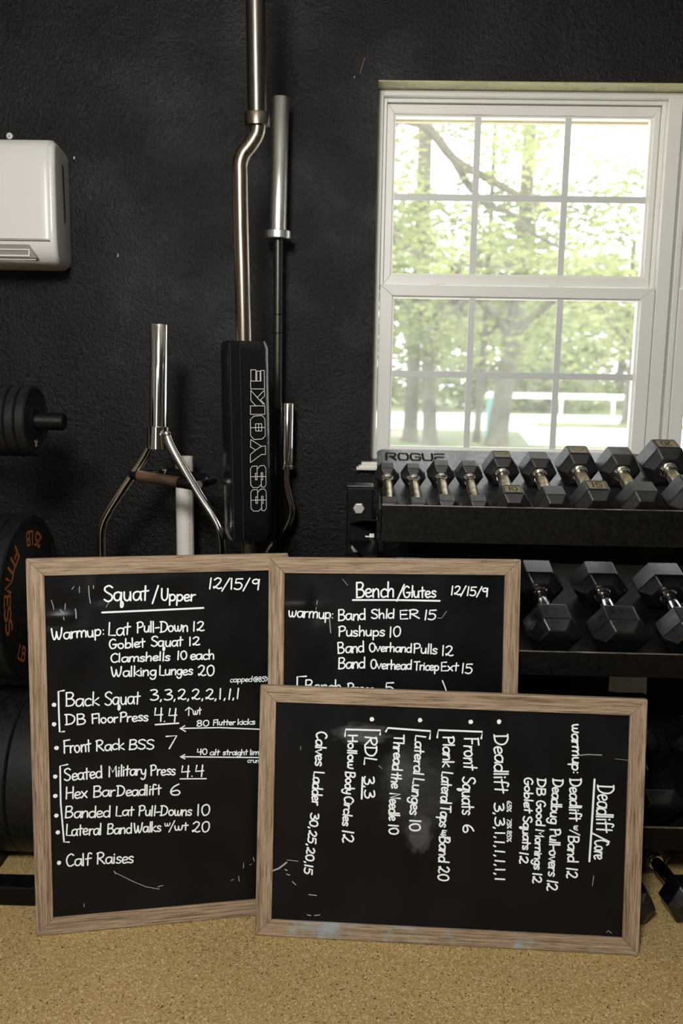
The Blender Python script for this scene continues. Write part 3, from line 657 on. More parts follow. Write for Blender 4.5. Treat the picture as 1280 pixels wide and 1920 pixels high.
B1.text([('Seated', 205, 162, 390, 149, 58), ('Military', 416, 143, 600, 135, 52), ('Press', 618, 138, 740, 134, 50), ('4.4', 762, 146, 875, 142, 55),
         ('Hex', 208, 250, 318, 243, 56), ('Bar', 340, 243, 452, 237, 52), ('Deadlift', 456, 238, 672, 229, 50), ('6', 708, 231, 768, 230, 52),
         ('Banded', 206, 342, 428, 335, 54), ('Lat', 448, 333, 540, 330, 46), ('Pull-Downs', 560, 331, 818, 330, 48), ('10', 838, 330, 906, 328, 52),
         ('Lateral', 210, 428, 386, 420, 54), ('Band', 408, 420, 530, 415, 48), ('Walks', 538, 412, 670, 407, 48), ('w', 686, 382, 714, 380, 26, .0026), ('/', 706, 402, 734, 400, 44, .003), ('wt', 734, 400, 802, 398, 38), ('20', 816, 411, 902, 409, 50),
         ('Calf', 210, 575, 336, 566, 58), ('Raises', 360, 563, 540, 555, 55)], 40, 1400, 2.56, wd=W3)
B1.lines([(.0045, [(388, 303), (640, 292), (873, 281)]), [(205, 677), (178, 682), (180, 780), (184, 876), (206, 874)], [(643, 841), (754, 834)],
          (.0026, [(803, 797), (804, 757)]), (.0026, [(788, 772), (804, 757), (820, 769)]), (.003, [(1146, 863), (950, 855), (762, 859)]), (.003, [(784, 846), (761, 859), (787, 873)]),
          (.003, [(1146, 999), (950, 997), (764, 995)]), (.003, [(784, 985), (763, 995), (784, 1005)])], 40, 1030, 2.56, wd=.0038)
B1.lines([[(222, 85), (186, 92), (189, 270), (205, 457), (229, 457)], (.003, [(762, 154), (887, 153)])], 40, 1400, 2.56, wd=.0038)
B1.bullets([(157, 746), (157, 839), (169, 953)], 40, 1030, 2.56, .0052)
B1.bullets([(163, 143), (163, 236), (168, 330), (175, 411), (181, 557)], 40, 1400, 2.56, .0052)
B1.lines([(.0016, [(447, 602), (540, 648), (600, 672), (662, 683)]), (.0018, [(655, 672), (680, 665)]), (.0018, [(444, 596), (453, 610)]), (.0016, [(1066, 558), (1066, 582)]), (.0016, [(1112, 530), (1117, 548)]),
          (.0016, [(1042, 622), (1045, 645)]), (.0014, [(1005, 642), (1018, 636)]), (.0014, [(301, 752), (301, 768)]), (.0014, [(1096, 566), (1104, 562)])], 40, 1400, 2.56, 'scuff_mark', mat='chalk2')
B1.lines([(.0016, [(244, 440), (262, 500), (275, 560)]), (.0018, [(418, 488), (414, 560)]), (.0026, [(545, 555), (552, 600), (556, 672)]), (.0020, [(716, 258), (722, 380), (738, 478)]), (.0016, [(598, 270), (598, 345)]),
          (.0016, [(530, 266), (505, 302)]), (.0018, [(778, 250), (778, 290)]), (.0014, [(350, 560), (395, 605)]), (.002, [(400, 650), (405, 690)]), (.0012, [(970, 470), (935, 530)])], 60, 1060, 6.737, 'scuff_mark', mat='chalk2')
# -- board 2
B2.text([('Bench', 450, 232, 638, 229, 72, .0042), ('/', 648, 240, 684, 240, 66, .004), ('Glutes', 678, 230, 838, 229, 54, .004), ('12/15/9', 906, 217, 1086, 226, 42),
         ('warmup:', 128, 324, 348, 334, 52, .0034), ('Band', 364, 340, 500, 338, 52), ('Shld', 526, 332, 638, 330, 44), ('ER', 658, 333, 758, 332, 42), ('15', 776, 337, 840, 337, 46),
         ('Pushups', 367, 418, 592, 415, 48), ('10', 610, 420, 670, 418, 48), ('Band', 364, 498, 494, 492, 52), ('Overhand', 514, 490, 720, 493, 42), ('Pulls', 726, 498, 844, 502, 46), ('12', 860, 510, 920, 512, 48),
         ('Band', 364, 572, 499, 568, 52), ('Overhead', 520, 572, 720, 576, 44), ('Tricep', 730, 578, 852, 580, 42), ('Ext', 858, 582, 944, 582, 42), ('15', 956, 594, 1014, 596, 46),
         ('Bench', 203, 682, 382, 684, 56), ('Press', 410, 686, 542, 690, 46), ('5', 588, 692, 638, 692, 54)], 490, 1030, 2.56, wd=W3)
B2.lines([(.0044, [(438, 243), (640, 243), (855, 247)]), [(215, 609), (172, 611), (170, 720)], (.003, [(868, 630), (880, 660), (893, 700)])], 490, 1030, 2.56, wd=.0038)
B2.bullets([(146, 662)], 490, 1030, 2.56, .0052)
B2.lines([(.0014, [(268, 245), (262, 290)]), (.0022, [(325, 310), (328, 350), (332, 400)]), (.0012, [(845, 330), (865, 330), (888, 296)]), (.001, [(388, 142), (414, 172)])], 490, 1030, 2.56, 'scuff_mark', mat='chalk2')
# -- board 3 (written sideways)
W4 = .0041
B3.text([('Calves', 394, 322, 387, 532, 62), ('Ladder', 378, 560, 366, 766, 60), ('30,25,20,15', 362, 810, 318, 1178, 48),
         ('Hollow', 584, 340, 582, 550, 54), ('Body', 568, 562, 566, 700, 56), ('Circles', 564, 708, 550, 890, 54), ('12', 552, 912, 548, 990, 66), ('RDL', 686, 348, 680, 524, 72), ('3,3', 682, 590, 680, 724, 60),
         ('Thread', 862, 345, 850, 558, 60), ('the', 848, 568, 842, 664, 60), ('Needle', 834, 690, 828, 858, 62), ('10', 828, 878, 828, 942, 56),
         ('Lateral', 990, 343, 976, 582, 60), ('Lunges', 975, 600, 954, 824, 64), ('10', 954, 848, 952, 922, 64),
         ('Plank', 1156, 350, 1150, 538, 66), ('Lateral', 1148, 562, 1140, 757, 64), ('Taps', 1140, 765, 1130, 898, 62), ('w/', 1152, 912, 1140, 960, 44, .0032), ('Band', 1130, 950, 1126, 1108, 62), ('20', 1124, 1130, 1122, 1218, 64)],
        470, 1270, 3.2, rot=True, wd=W4)
B3.text([('Front', 96, 358, 92, 552, 86), ('Squats', 86, 594, 84, 824, 76), ('6', 90, 878, 90, 936, 62), ('Deadlift', 276, 342, 278, 692, 84), ('3,3,1,1,1,1,1,1', 278, 748, 284, 1222, 56),
         ('65%', 354, 740, 352, 806, 26, .0024), ('75%', 354, 848, 352, 906, 26, .0024), ('85%', 354, 918, 352, 986, 26, .0024),
         ('warmup:', 742, 278, 744, 580, 62), ('Deadlift', 730, 606, 728, 862, 70), ('w', 756, 888, 754, 916, 40, .003), ('/', 734, 914, 734, 946, 50, .003), ('Band', 722, 946, 716, 1108, 62), ('12', 712, 1136, 708, 1202, 64),
         ('Deadbug', 626, 606, 612, 878, 62), ('Pull-overs', 610, 905, 600, 1192, 62), ('12', 594, 1208, 590, 1278, 62), ('DB', 536, 603, 532, 708, 50), ('Good', 530, 735, 526, 888, 52),
         ('Mornings', 526, 908, 514, 1152, 52), ('12', 508, 1168, 504, 1234, 52), ('Goblet', 458, 598, 456, 812, 50), ('Squats', 450, 830, 446, 1034, 52), ('12', 430, 1042, 428, 1114, 50),
         ('Deadlift', 894, 643, 890, 928, 100), ('/', 872, 930, 868, 976, 92), ('Core', 878, 972, 872, 1090, 82)], 840, 1270, 3.2, rot=True, wd=W4)
B3.lines([[(565, 352), (569, 312), (778, 318), (775, 343)], (.0045, [(670, 600), (665, 728)]), [(810, 325), (822, 303), (1078, 322), (1073, 368)], [(1118, 360), (1125, 316), (1389, 326), (1382, 366)]], 470, 1270, 3.2, wd=.0044)
B3.lines([(.0048, [(877, 612), (862, 860), (846, 1103)])], 840, 1270, 3.2)
B3.bullets([(726, 251), (1015, 257)], 470, 1270, 3.2, .0054); B3.bullets([(135, 267), (305, 266)], 840, 1270, 3.2, .0054)
B3.lines([(.0016, [(218, 1095), (285, 1102)]), (.004, [(130, 1160), (170, 1145), (215, 1110)]), (.0024, [(205, 1152), (218, 1158)]), (.0024, [(216, 1180), (234, 1186)]), (.0022, [(250, 1225), (270, 1244)]), (.0024, [(348, 1302), (394, 1308)]),
          (.0022, [(338, 1424), (360, 1428)]), (.0022, [(382, 1428), (414, 1424)]), (.0014, [(768, 530), (786, 546)]), (.0012, [(298, 415), (300, 435)])], 470, 1270, 3.2, 'scuff_mark', mat='chalk2')
B3.lines([(.0022, [(778, 468), (840, 462), (920, 466)]), (.0014, [(872, 1190), (864, 1250)]), (.0014, [(948, 1530), (960, 1518), (978, 1534)]), (.001, [(1000, 488), (1082, 498)])], 840, 1270, 3.2, 'scuff_mark', mat='chalk2')

# ------------------------------------------------------------------ dumbbells
def block_digits(bm, text, cx, cy, w_, h_, flip, z, wd):
    sg = -1 if flip else 1
    write(bm, text, (cx-sg*w_/2, cy-sg*h_/2), (cx+sg*w_/2, cy-sg*h_/2), h_, wd, lambda x, y: (x, y, z+LIFT[0]), jit=0)
def hexhead(flats, y0, y1, c, inner=.60, sx=1.0):
    bm = bmesh.new(); R = flats/2/math.cos(math.pi/6)
    prof = [(y0, inner), (y0+c, 1), (y1-c, 1), (y1, inner)]
    rings = [[bm.verts.new((sx*R*s*math.cos(math.pi/3*k), y, R*s*math.sin(math.pi/3*k))) for k in range(6)] for y, s in prof]
    for a, b in zip(rings, rings[1:]):
        for k in range(6): bm.faces.new((a[k], a[(k+1) % 6], b[(k+1) % 6], b[k]))
    bm.faces.new(rings[0][::-1]); bm.faces.new(rings[-1]); bmesh.ops.recalc_face_normals(bm, faces=bm.faces); return bm
def dumbbell(label, x, y, zt, flats, T, L, badges=(), tilt=19.0, yaw=0.0, worn=False, group='hex dumbbells on the top shelf', sx=1.0):
    """zt: height of the resting surface under the middle"""
    t = math.radians(tilt)
    root = link(bpy.data.objects.new('hex_dumbbell', None)); root['label'] = label; root['category'] = 'dumbbell'; root['group'] = group
    root.location = (x, y, zt + flats/2/math.cos(t) + .0008); root.rotation_euler = (t, 0, yaw)
    c = L*.21; h = T/2
    for s in (-1, 1):
        y0, y1 = (h-L, h) if s > 0 else (-h, -h+L)
        hd = obj('weight_head', hexhead(flats, y0, y1, c, sx=sx), 'worn' if worn else 'rubber', root, local=True, bevel=flats*.022)
        for (side, txt, flip) in badges:
            if side != s: continue
            ym = (y0+y1)/2; bw, bh = flats*.44, L*.44; z = flats/2
            bm = bmesh.new()
            for a in ((-bw/2-.003, bw/2+.003, ym-bh/2-.003, ym-bh/2), (-bw/2-.003, bw/2+.003, ym+bh/2, ym+bh/2+.003), (-bw/2-.003, -bw/2, ym-bh/2, ym+bh/2), (bw/2, bw/2+.003, ym-bh/2, ym+bh/2)): box(bm, a[0], a[1], a[2], a[3], z-.001, z+.0016)
            obj('badge_rim', bm, 'rubber', hd, local=True)
            obj('badge', BX(-bw/2, bw/2, ym-bh/2, ym+bh/2, z-.001, z+.0006), 'worn' if worn else 'tan', hd, local=True)
            bm = bmesh.new()
            if txt: block_digits(bm, txt, 0, ym, bw*.62, bh*.62, flip, z+.0012, bw*.055)
            else:   # worn maker's mark: arc under a row of short strokes
                pl = lambda a, b: (a, b, z+.0012+LIFT[0])
                ribbon(bm, [(-bw*.36, ym+bh*.18), (-bw*.36, ym-bh*.02)], bw*.03, pl); ribbon(bm, [(bw*.36, ym+bh*.18), (bw*.36, ym-bh*.02)], bw*.03, pl)
                ribbon(bm, catmull([(-bw*.36, ym-bh*.02), (-bw*.2, ym-bh*.08), (-bw*.12, ym-bh*.24), (bw*.12, ym-bh*.24), (bw*.2, ym-bh*.08), (bw*.36, ym-bh*.02)], 4), bw*.03, pl)
                for k in range(4):
                    xx = bw*(-.26+.16*k); ribbon(bm, [(xx, ym+bh*.2), (xx+bw*.08, ym+bh*.2)], bw*.03, pl); ribbon(bm, [(xx+bw*.03, ym+bh*.08), (xx+bw*.09, ym+bh*.08)], bw*.025, pl)
            obj('raised_marking', bm, 'ink', hd, local=True)
    g = h-L; r = max(.0125, min(.0165, flats*.155+.0015)); n = 20; prof = []
    for i in range(n+1):
        u = -1+2*i/n; prof.append((g*.80*(u+1), r*(1.0+.10*math.cos(u*math.pi/2)) - (.0012 if abs(abs(u)-.78) < .06 else 0)))
    hdl = obj('handle', lathe(bmesh.new(), [(t_, r_) for t_, r_ in prof], (0, -g*.80, 0), (0, 1, 0), 20), 'grip' if not worn else 'chromed', root, smooth=True, local=True, label='knurled steel grip')
    for s in (-1, 1):
        p = [(0, r*.92), (g*.03, r*.86), (g*.05, r*1.18), (g*.09, r*1.28), (g*.13, r*1.15), (g*.15, r*.95), (g*.17, r*1.1), (g*.26, r*1.55), (g*.3, r*1.6)]
        obj('collar', lathe(bmesh.new(), p, (0, s*g*.76, 0), (0, s*2, 0), 20), 'chrome', hdl, smooth=True, local=True)
    return root
TT = math.tan(math.radians(19))
def shelf_z(base, y): return base + TT*(y+.67)
YC = -.533
rows = [
 ('smallest black hex dumbbell at the left end of the top shelf', .077, .059, .262, .058, ()),
 ('second small hex dumbbell from the left on the top shelf', .1485, .059, .262, .058, ()),
 ('third small hex dumbbell from the left on the top shelf', .2225, .066, .272, .063, ()),
 ('fourth small hex dumbbell, left of the 10 pounder with tan badges', .2995, .066, .272, .063, ()),
 ('medium hex dumbbell with a tan badge reading ten on its front head', .3870, .086, .295, .083, ((-1, '10', False), (1, None, False))),
 ('plain hex dumbbell right of the one badged ten', .4885, .086, .295, .083, ()),
 ('larger hex dumbbell with a tan badge reading fifteen on its front head', .5955, .098, .312, .094, ((-1, '15', False), (1, None, False))),
 ('plain hex dumbbell right of the one badged fifteen', .7105, .098, .312, .094, ()),
 ('hex dumbbell with upside-down 20 badge at the right edge of the view', .8365, .114, .330, .104, ((1, '20', True), (-1, None, False))),
 ('plain hex dumbbell at the far right, beyond the upside-down badge', .9720, .114, .330, .104, ())]
for i, (lb, x, fl, T, L, bd) in enumerate(rows):
    y = -.675*0 + (-.668 + T/2*math.cos(math.radians(19)))
    dumbbell(lb, x, y, shelf_z(.970, y), fl, T, L, bd, yaw=[.0, .01, -.01, 0, -.005, .008, 0, .01, .01, 0][i])
mids = [('middle-shelf hex dumbbell farthest left, mostly behind the middle board', .143, ()), ('middle-shelf hex dumbbell with raised 25 on its top, above the middle board', .300, ((1, '25', True),)),
        ('middle-shelf hex dumbbell just right of the middle board', .505, ()), ('middle-shelf hex dumbbell with chipped front, second right of the middle board', .677, ()),
        ('middle-shelf hex dumbbell cut by the right edge of the view', .857, ()), ('middle-shelf hex dumbbell outside the right edge', 1.030, ())]
for i, (lb, x, bd) in enumerate(mids):
    dumbbell(lb, x, -.522, shelf_z(.633, -.522), .110, .332, .112, bd, worn=True, group='hex dumbbells on the middle shelf', yaw=[0, 0, .02, 0, .01, 0][i], sx=[1.08, 1.1, 1.13, 1.2, 1.24, 1.24][i])
for i, (lb, x) in enumerate((('bottom-shelf hex dumbbell nearly hidden by the sideways board', .798), ('bottom-shelf hex dumbbell at the right edge of the view', .985))):
    dumbbell(lb, x, -.515, shelf_z(.172, -.515), .117, .345, .118, (), worn=True, group='hex dumbbells on the bottom shelf', sx=1.2)
dumbbell('hex dumbbell on the floor, half hidden by the sideways board', .725, -.680, 0, .086, .29, .083, (), tilt=0, yaw=math.radians(-6), group='hex dumbbells on the floor').rotation_euler = (0, 0, math.radians(-6))
dumbbell('hex dumbbell on the floor at the right edge of the view', .835, -.660, 0, .100, .31, .09, ((-1, '15', False),), tilt=0, group='hex dumbbells on the floor', worn=True, yaw=math.radians(6))

# ------------------------------------------------------------------ dumbbell rack
RK = thing('dumbbell_rack', 'black steel three-shelf dumbbell rack under the window', 'rack', (.85, -.35, 0))
SX0, SX1 = .052, 1.62
for k, (tz, nm) in enumerate(((.970, 'shelf'), (.633, 'shelf'), (.172, 'shelf'))):
    zl = (1.035, .675, .214)[k]
    bm = bmesh.new(); th = .004
    def pz(y): return tz + TT*(y+.67)
    prism(bm, [(-.716, pz(-.716)), (-.235, pz(-.235)), (-.235, pz(-.235)-th), (-.716, pz(-.716)-th)], 0, SX0, SX1)
    sh = obj(nm, bm, 'rack' if k else 'tray', RK)
    obj('shelf_lip', BX(SX0+.006, SX1-.006, -.722, -.716, pz(-.716)-.002 if k else pz(-.716)-.008, zl), 'rack', sh)
    obj('lip_edge', BX(SX0+.006, SX1-.006, -.7226, -.7155, zl, zl+.0016), 'edge', sh)
    bm = bmesh.new(); rr = .022   # back strip of the sloping tray with rounded corners
    poly = [(SX0, -.235), (SX0, -.210-rr)]+[(SX0+rr-rr*math.cos(a), -.210-rr+rr*math.sin(a)) for a in (.4, .8, 1.2, 1.5708)]+[(SX1, -.210), (SX1, -.235)]
    A_ = [bm.verts.new((u, v, pz(v))) for u, v in poly]; B_ = [bm.verts.new((u, v, pz(v)-th)) for u, v in poly]
    bm.faces.new(A_[::-1]); bm.faces.new(B_)
    for i in range(len(A_)): bm.faces.new((A_[i], A_[(i+1) % len(A_)], B_[(i+1) % len(A_)], B_[i]))
    bmesh.ops.recalc_face_normals(bm, faces=bm.faces); obj('shelf_back', bm, 'rack' if k else 'tray', sh)
    for xs in (SX0, SX1-.004):
        bm = bmesh.new(); prism(bm, [(-.716, zl-.01), (-.45, pz(-.45)+.012), (-.30, pz(-.30)-.001), (-.30, pz(-.30)-.02), (-.716, pz(-.716)-.012)], 0, xs, xs+.004); obj('shelf_end', bm, 'rack', sh)
    if k == 0:
        bm = bmesh.new(); a = at(722, 861.5, -.26); b = at(836, 861.5, -.26)
        t_ = [y_/1000 for y_ in range(-330, -200)]; ya = min(t_, key=lambda y_: abs(at(722, 862, y_).z-pz(y_))); yb = min(t_, key=lambda y_: abs(at(722, 850, y_).z-pz(y_)))
        H = yb-ya
        P = lambda x, v: (x, ya+v, pz(ya+v)+.0012+LIFT[0])
        gw = (b.x-a.x)/5
        LT = {'R': [[(0, 0), (0, .8), (0, 1), (.85, 1), (1, .8), (.85, .5), (.3, .5)], [(.5, .45), (1, 0)]], 'O': [[(.45, 1), (.15, 1), (0, .7), (0, .3), (.15, 0), (.45, 0)], [(.6, 1), (.85, 1), (1, .7), (1, .3), (.85, 0), (.6, 0)]],
              'G': [[(1, .85), (.85, 1), (.15, 1), (0, .7), (0, .3), (.15, 0), (.85, 0), (1, .2), (1, .45), (.55, .45)]], 'U': [[(0, 1), (0, .3), (.15, 0), (.45, 0)], [(.6, 0), (.85, 0), (1, .3), (1, 1)]], 'E': [[(1, 1), (.1, 1), (0, .9)], [(.1, .5), (.9, .5)], [(0, .4), (0, 0), (1, 0)]]}
        for i, ch in enumerate('ROGUE'):
            for st in LT[ch]: ribbon(bm, [(a.x+gw*i+u*gw*.78+.003, v*H) for u, v in st], .0064, P)
        obj('stencilled_lettering', bm, 'ink', sh)
def plate_bolt(c, r, parent, axis=(0, -1, 0), mat='zinc', t=.009):
    bm = bmesh.new(); lathe(bm, [(0, r), (t*.8, r), (t, r*.86)], c, Vector(c)+Vector(axis), 6); return obj('hex_bolt', bm, mat, parent, bevel=.0008)
for k, ux in enumerate((.005, 1.665)):
    up = obj('upright', BX(ux-.038, ux+.038, -.356, -.280, 0.05, 1.030), 'rack', RK, bevel=.004)
    obj('end_cap', BX(ux-.038, ux+.038, -.356, -.280, 1.030, 1.036), 'tray', up, bevel=.002)
    obj('rack_foot', BX(ux-.038, ux+.038, -.72 if k else -.60, -.02, 0, .05), 'rack', RK, bevel=.004)
    for zb in (.942, .575, .20):
        br = obj('shelf_bracket', box(BX(ux-.034, ux+.034, -.362, -.356, zb-.105, zb+.065), ux-.030, ux+.030, -.3625, -.3620, zb-.10, zb+.06), 'rack', up, bevel=.0015)
        s = 1 if k == 0 else -1
        # bent channel: two sloping flanges and a side web carrying the shelf
        bm = bmesh.new(); xw = ux+s*.050
        for z_, dz in ((zb-.005, -.006), (zb-.072, .006)):
            V = [(ux-s*.030, -.362, z_+dz*1.5), (xw, -.362, z_+dz*1.5), (xw, -.452, z_-dz*3), (ux+s*.012, -.452, z_-dz*3)]
            A = [bm.verts.new(v) for v in V]; B = [bm.verts.new((v[0], v[1], v[2]-.004)) for v in V]
            bm.faces.new(A); bm.faces.new(B[::-1])
            for i in range(4): bm.faces.new((A[i], A[(i+1) % 4], B[(i+1) % 4], B[i]))
        box(bm, min(xw, xw-s*.004), max(xw, xw-s*.004), -.452, -.362, zb-.088, zb+.008); bmesh.ops.recalc_face_normals(bm, faces=bm.faces)
        obj('bracket_channel', bm, 'rack', br, bevel=.0012)
        plate_bolt((ux-.003, -.3625, zb+.030), .0175, br); plate_bolt((ux-.008, -.3625, zb-.083), .0165, br)
        bm = bmesh.new(); zc = zb-.040; sx = s
        lathe(bm, [(0, .0065), (.012, .0065)], (xw-sx*.034, -.425, zc), (xw+sx, -.425, zc), 14)
        lathe(bm, [(0, .0115), (.013, .0115)], (xw-sx*.022, -.425, zc), (xw+sx, -.425, zc), 6)
        lathe(bm, [(0, .0115), (.010, .0115)], (xw+sx*.006, -.425, zc), (xw+sx, -.425, zc), 6)
        lathe(bm, [(0, .0135), (.003, .0135)], (xw+sx*.002, -.425, zc), (xw+sx, -.425, zc), 14)
        obj('cross_bolt', bm, 'bluezinc', br)
        obj('shelf_arm', BX(min(xw, xw+s*.016), max(xw, xw+s*.016), -.60, -.36, zb-.045, zb-.005), 'rack', br)

# ------------------------------------------------------------------ outlet
a = at(1140, 1297, 0); b = at(1210, 1300, 0)
OL = thing('wall_outlet', 'white duplex wall outlet under the middle shelf', 'outlet', ((a.x+b.x)/2, 0, .38))
bm = bmesh.new(); prism(bm, [(a.x, a.z+.002), (a.x+.001, .40), (a.x-.002, .47), (b.x, .47), (b.x-.001, .38), (b.x+.002, a.z-.006), (b.x-.01, a.z), (a.x+.04, a.z-.001)], 1, -.002, .0); obj('bare_wall_patch', bm, 'outlet', OL)
cxo = (a.x+b.x)/2
cp = obj('cover_plate', BX(cxo-.041, cxo+.041, -.008, -.002, .322, .452), 'outlet', OL, bevel=.002)
for zc in (.366, .408):
    rc = obj('receptacle', lathe(bmesh.new(), [(0, .0165), (.003, .0165)], (cxo, -.008, zc), (cxo, -1, zc), 8), 'outlet', cp, bevel=.0005)
bm = bmesh.new()
for zc in (.366, .408):
    box(bm, cxo-.008, cxo-.006, -.0115, -.0108, zc, zc+.008); box(bm, cxo+.006, cxo+.008, -.0115, -.0108, zc, zc+.008); lathe(bm, [(0, .0026), (.0005, .0026)], (cxo, -.0109, zc-.008), (cxo, -1, zc-.008), 10)
obj('outlet_slots', bm, 'slot', cp)

# ------------------------------------------------------------------ air conditioner
AC = thing('air_conditioner', 'white wall-mounted air conditioner head at the upper left', 'air conditioner', (-1.3, 0, 1.65))
ax0, ax1 = -1.72, -.893
def section(s, back):   # outline (y,z), s shrinks toward the end
    return [(0, 1.662), (0, 1.992), (-.03, 2.006), (-.14, 2.007), (-.178, 1.998), (-.196, 1.975), (-.203, 1.92), (-.207, 1.76), (-.207, 1.716), (-.200, 1.69), (-.183, 1.664), (-.15, 1.655), (-.05, 1.650)]
def ac_solid(sec, x_end, taper):
    bm = bmesh.new(); A = [bm.verts.new((ax0, y, z)) for y, z in sec]; B = [bm.verts.new((x_end-taper*(1-abs(y)/.207), y, z)) for y, z in sec]
    for i in range(len(sec)): bm.faces.new((A[i], A[(i+1) % len(sec)], B[(i+1) % len(sec)], B[i]))
    bm.faces.new(A); bm.faces.new(B[::-1]); bmesh.ops.recalc_face_normals(bm, faces=bm.faces)
    cap = [e for e in bm.edges if all(v in B for v in e.verts) and min(v.co.y for v in e.verts) < -.03 and max(abs(v.co.y) for v in e.verts) > .031]
    bmesh.ops.bevel(bm, geom=cap, offset=.016, segments=5, affect='EDGES', profile=.5); return bm
body = obj('body', ac_solid(section(1, 0), ax1, .026), 'ac', AC, smooth=True, angle=42)
sec = [(-.150, 2.010), (-.184, 2.000), (-.202, 1.976), (-.209, 1.92), (-.2125, 1.76), (-.2125, 1.722), (-.202, 1.7215), (-.196, 1.92), (-.176, 1.985), (-.15, 2.002)]
bm = bmesh.new(); rings = []
for x, dy, kz in ((ax0+.01, 0, 0), (ax1-.045, 0, 0), (ax1-.030, .0008, .0), (ax1-.020, .003, .001), (ax1-.014, .007, .008)):
    rings.append([bm.verts.new((x, y+dy, z-(kz if z > 1.9 else 0))) for y, z in sec])
for p, q in zip(rings, rings[1:]):
    for i in range(len(p)): bm.faces.new((p[i], p[(i+1) % len(p)], q[(i+1) % len(p)], q[i]))
bm.faces.new(rings[0]); bm.faces.new(rings[-1][::-1]); bmesh.ops.recalc_face_normals(bm, faces=bm.faces)
obj('front_panel', bm, 'ac', AC, smooth=True, angle=40)
# outlet mouth with flap
vx = at(62, 480, -.205).x
bm = bmesh.new(); prism(bm, [(ax0+.08, 1.706), (vx-.010, 1.706), (vx+.012, 1.668), (ax0+.06, 1.668)], 1, -.2095, -.190); obj('air_mouth', bm, 'louver', AC)
fl_ = obj('air_flap', BX(ax0+.09, vx-.006, -.2155, -.2075, 1.671, 1.676), 'ac', AC, bevel=.001)
obj('air_flap', BX(ax0+.09, vx-.008, -.2145, -.2095, 1.689, 1.693), 'ac', AC, bevel=.001)
obj('flap_pivot', box(bmesh.new(), vx-.010, vx-.006, -.215, -.209, 1.673, 1.692), 'ac', fl_)
obj('air_flap', BX(ax0+.07, vx+.010, -.2105, -.2065, 1.662, 1.6655), 'ac2', AC, bevel=.001)
obj('panel_seam', BX(ax0+.01, ax1-.018, -.2078, -.203, 1.7155, 1.7190), 'slot', AC)
# slot on the right side cheek
a = at(118.5, 309, -.085); b = at(126, 419, -.085)
bm = bmesh.new(); n_ = .0
pts = [(-.100, a.z), (-.072, a.z-.004), (-.066, b.z), (-.088, b.z+.002)]
V0 = []; V1 = []
for (y, z) in pts:
    xsd = ax1-.026*(1-abs(y)/.207)-.003; V0.append(bm.verts.new((xsd+.0035, y, z))); V1.append(bm.verts.new((xsd-.01, y, z)))
bm.faces.new(V0); bm.faces.new(V1[::-1])
for i in range(4): bm.faces.new((V0[i], V0[(i+1) % 4], V1[(i+1) % 4], V1[i]))
bmesh.ops.recalc_face_normals(bm, faces=bm.faces); obj('side_grille', bm, 'slot', AC)
p = at(18, 255, 0)
SW = thing('wall_screw', 'screw with white washer in the wall above the air conditioner', 'screw', p)
obj('washer', lathe(bmesh.new(), [(0, .0095), (.0015, .0095), (.002, .008)], p, p+Vector((0, -1, 0)), 20), 'ac', SW)
obj('screw_head', lathe(bmesh.new(), [(.002, .0042), (.004, .0042), (.005, .0028)], p, p+Vector((0, -1, 0)), 12), 'zinc', SW)

# ------------------------------------------------------------------ plates on their rack at the left
PR = thing('plate_rack', 'black steel plate rack at the left edge', 'rack', (-1.25, -.5, 0))
obj('base_tube', BX(-1.62, -.72, -.805, -.745, 0, .052), 'rack', PR, bevel=.004)
xb = (CAM + (_F + _R*((0-640)/F_PX) - _U*((1628-960)/F_PX))*(-CAM.z/(_F + _R*((0-640)/F_PX) - _U*((1628-960)/F_PX)).z)).x
obj('base_tube', BX(xb-.07, xb, -.745, -.12, 0, .052), 'rack', PR, bevel=.004)
obj('base_tube', BX(-1.62, -.9, -.12, -.06, 0, .052), 'rack', PR, bevel=.004)
post = obj('post', BX(-1.34, -1.27, -.535, -.465, .052, 1.45), 'rack', PR, bevel=.004)
obj('base_tube', BX(-1.34, -1.27, -.745, -.12, 0, .052), 'rack', PR, bevel=.004)
c1 = Vector((-.862, -.5, 1.211)); c2 = Vector((-.893, -.5, .731)); c3 = Vector((-.902, -.5, .232))
for c, xt in ((c1, -.787), (c2, -.83), (c3, -.74)):
    obj('plate_peg', lathe(bmesh.new(), [(0, .0235), (xt+1.27-.004, .0235), (xt+1.27, .021)], (-1.27, c.y, c.z), (0, c.y, c.z), 28), 'rack', PR, smooth=True)
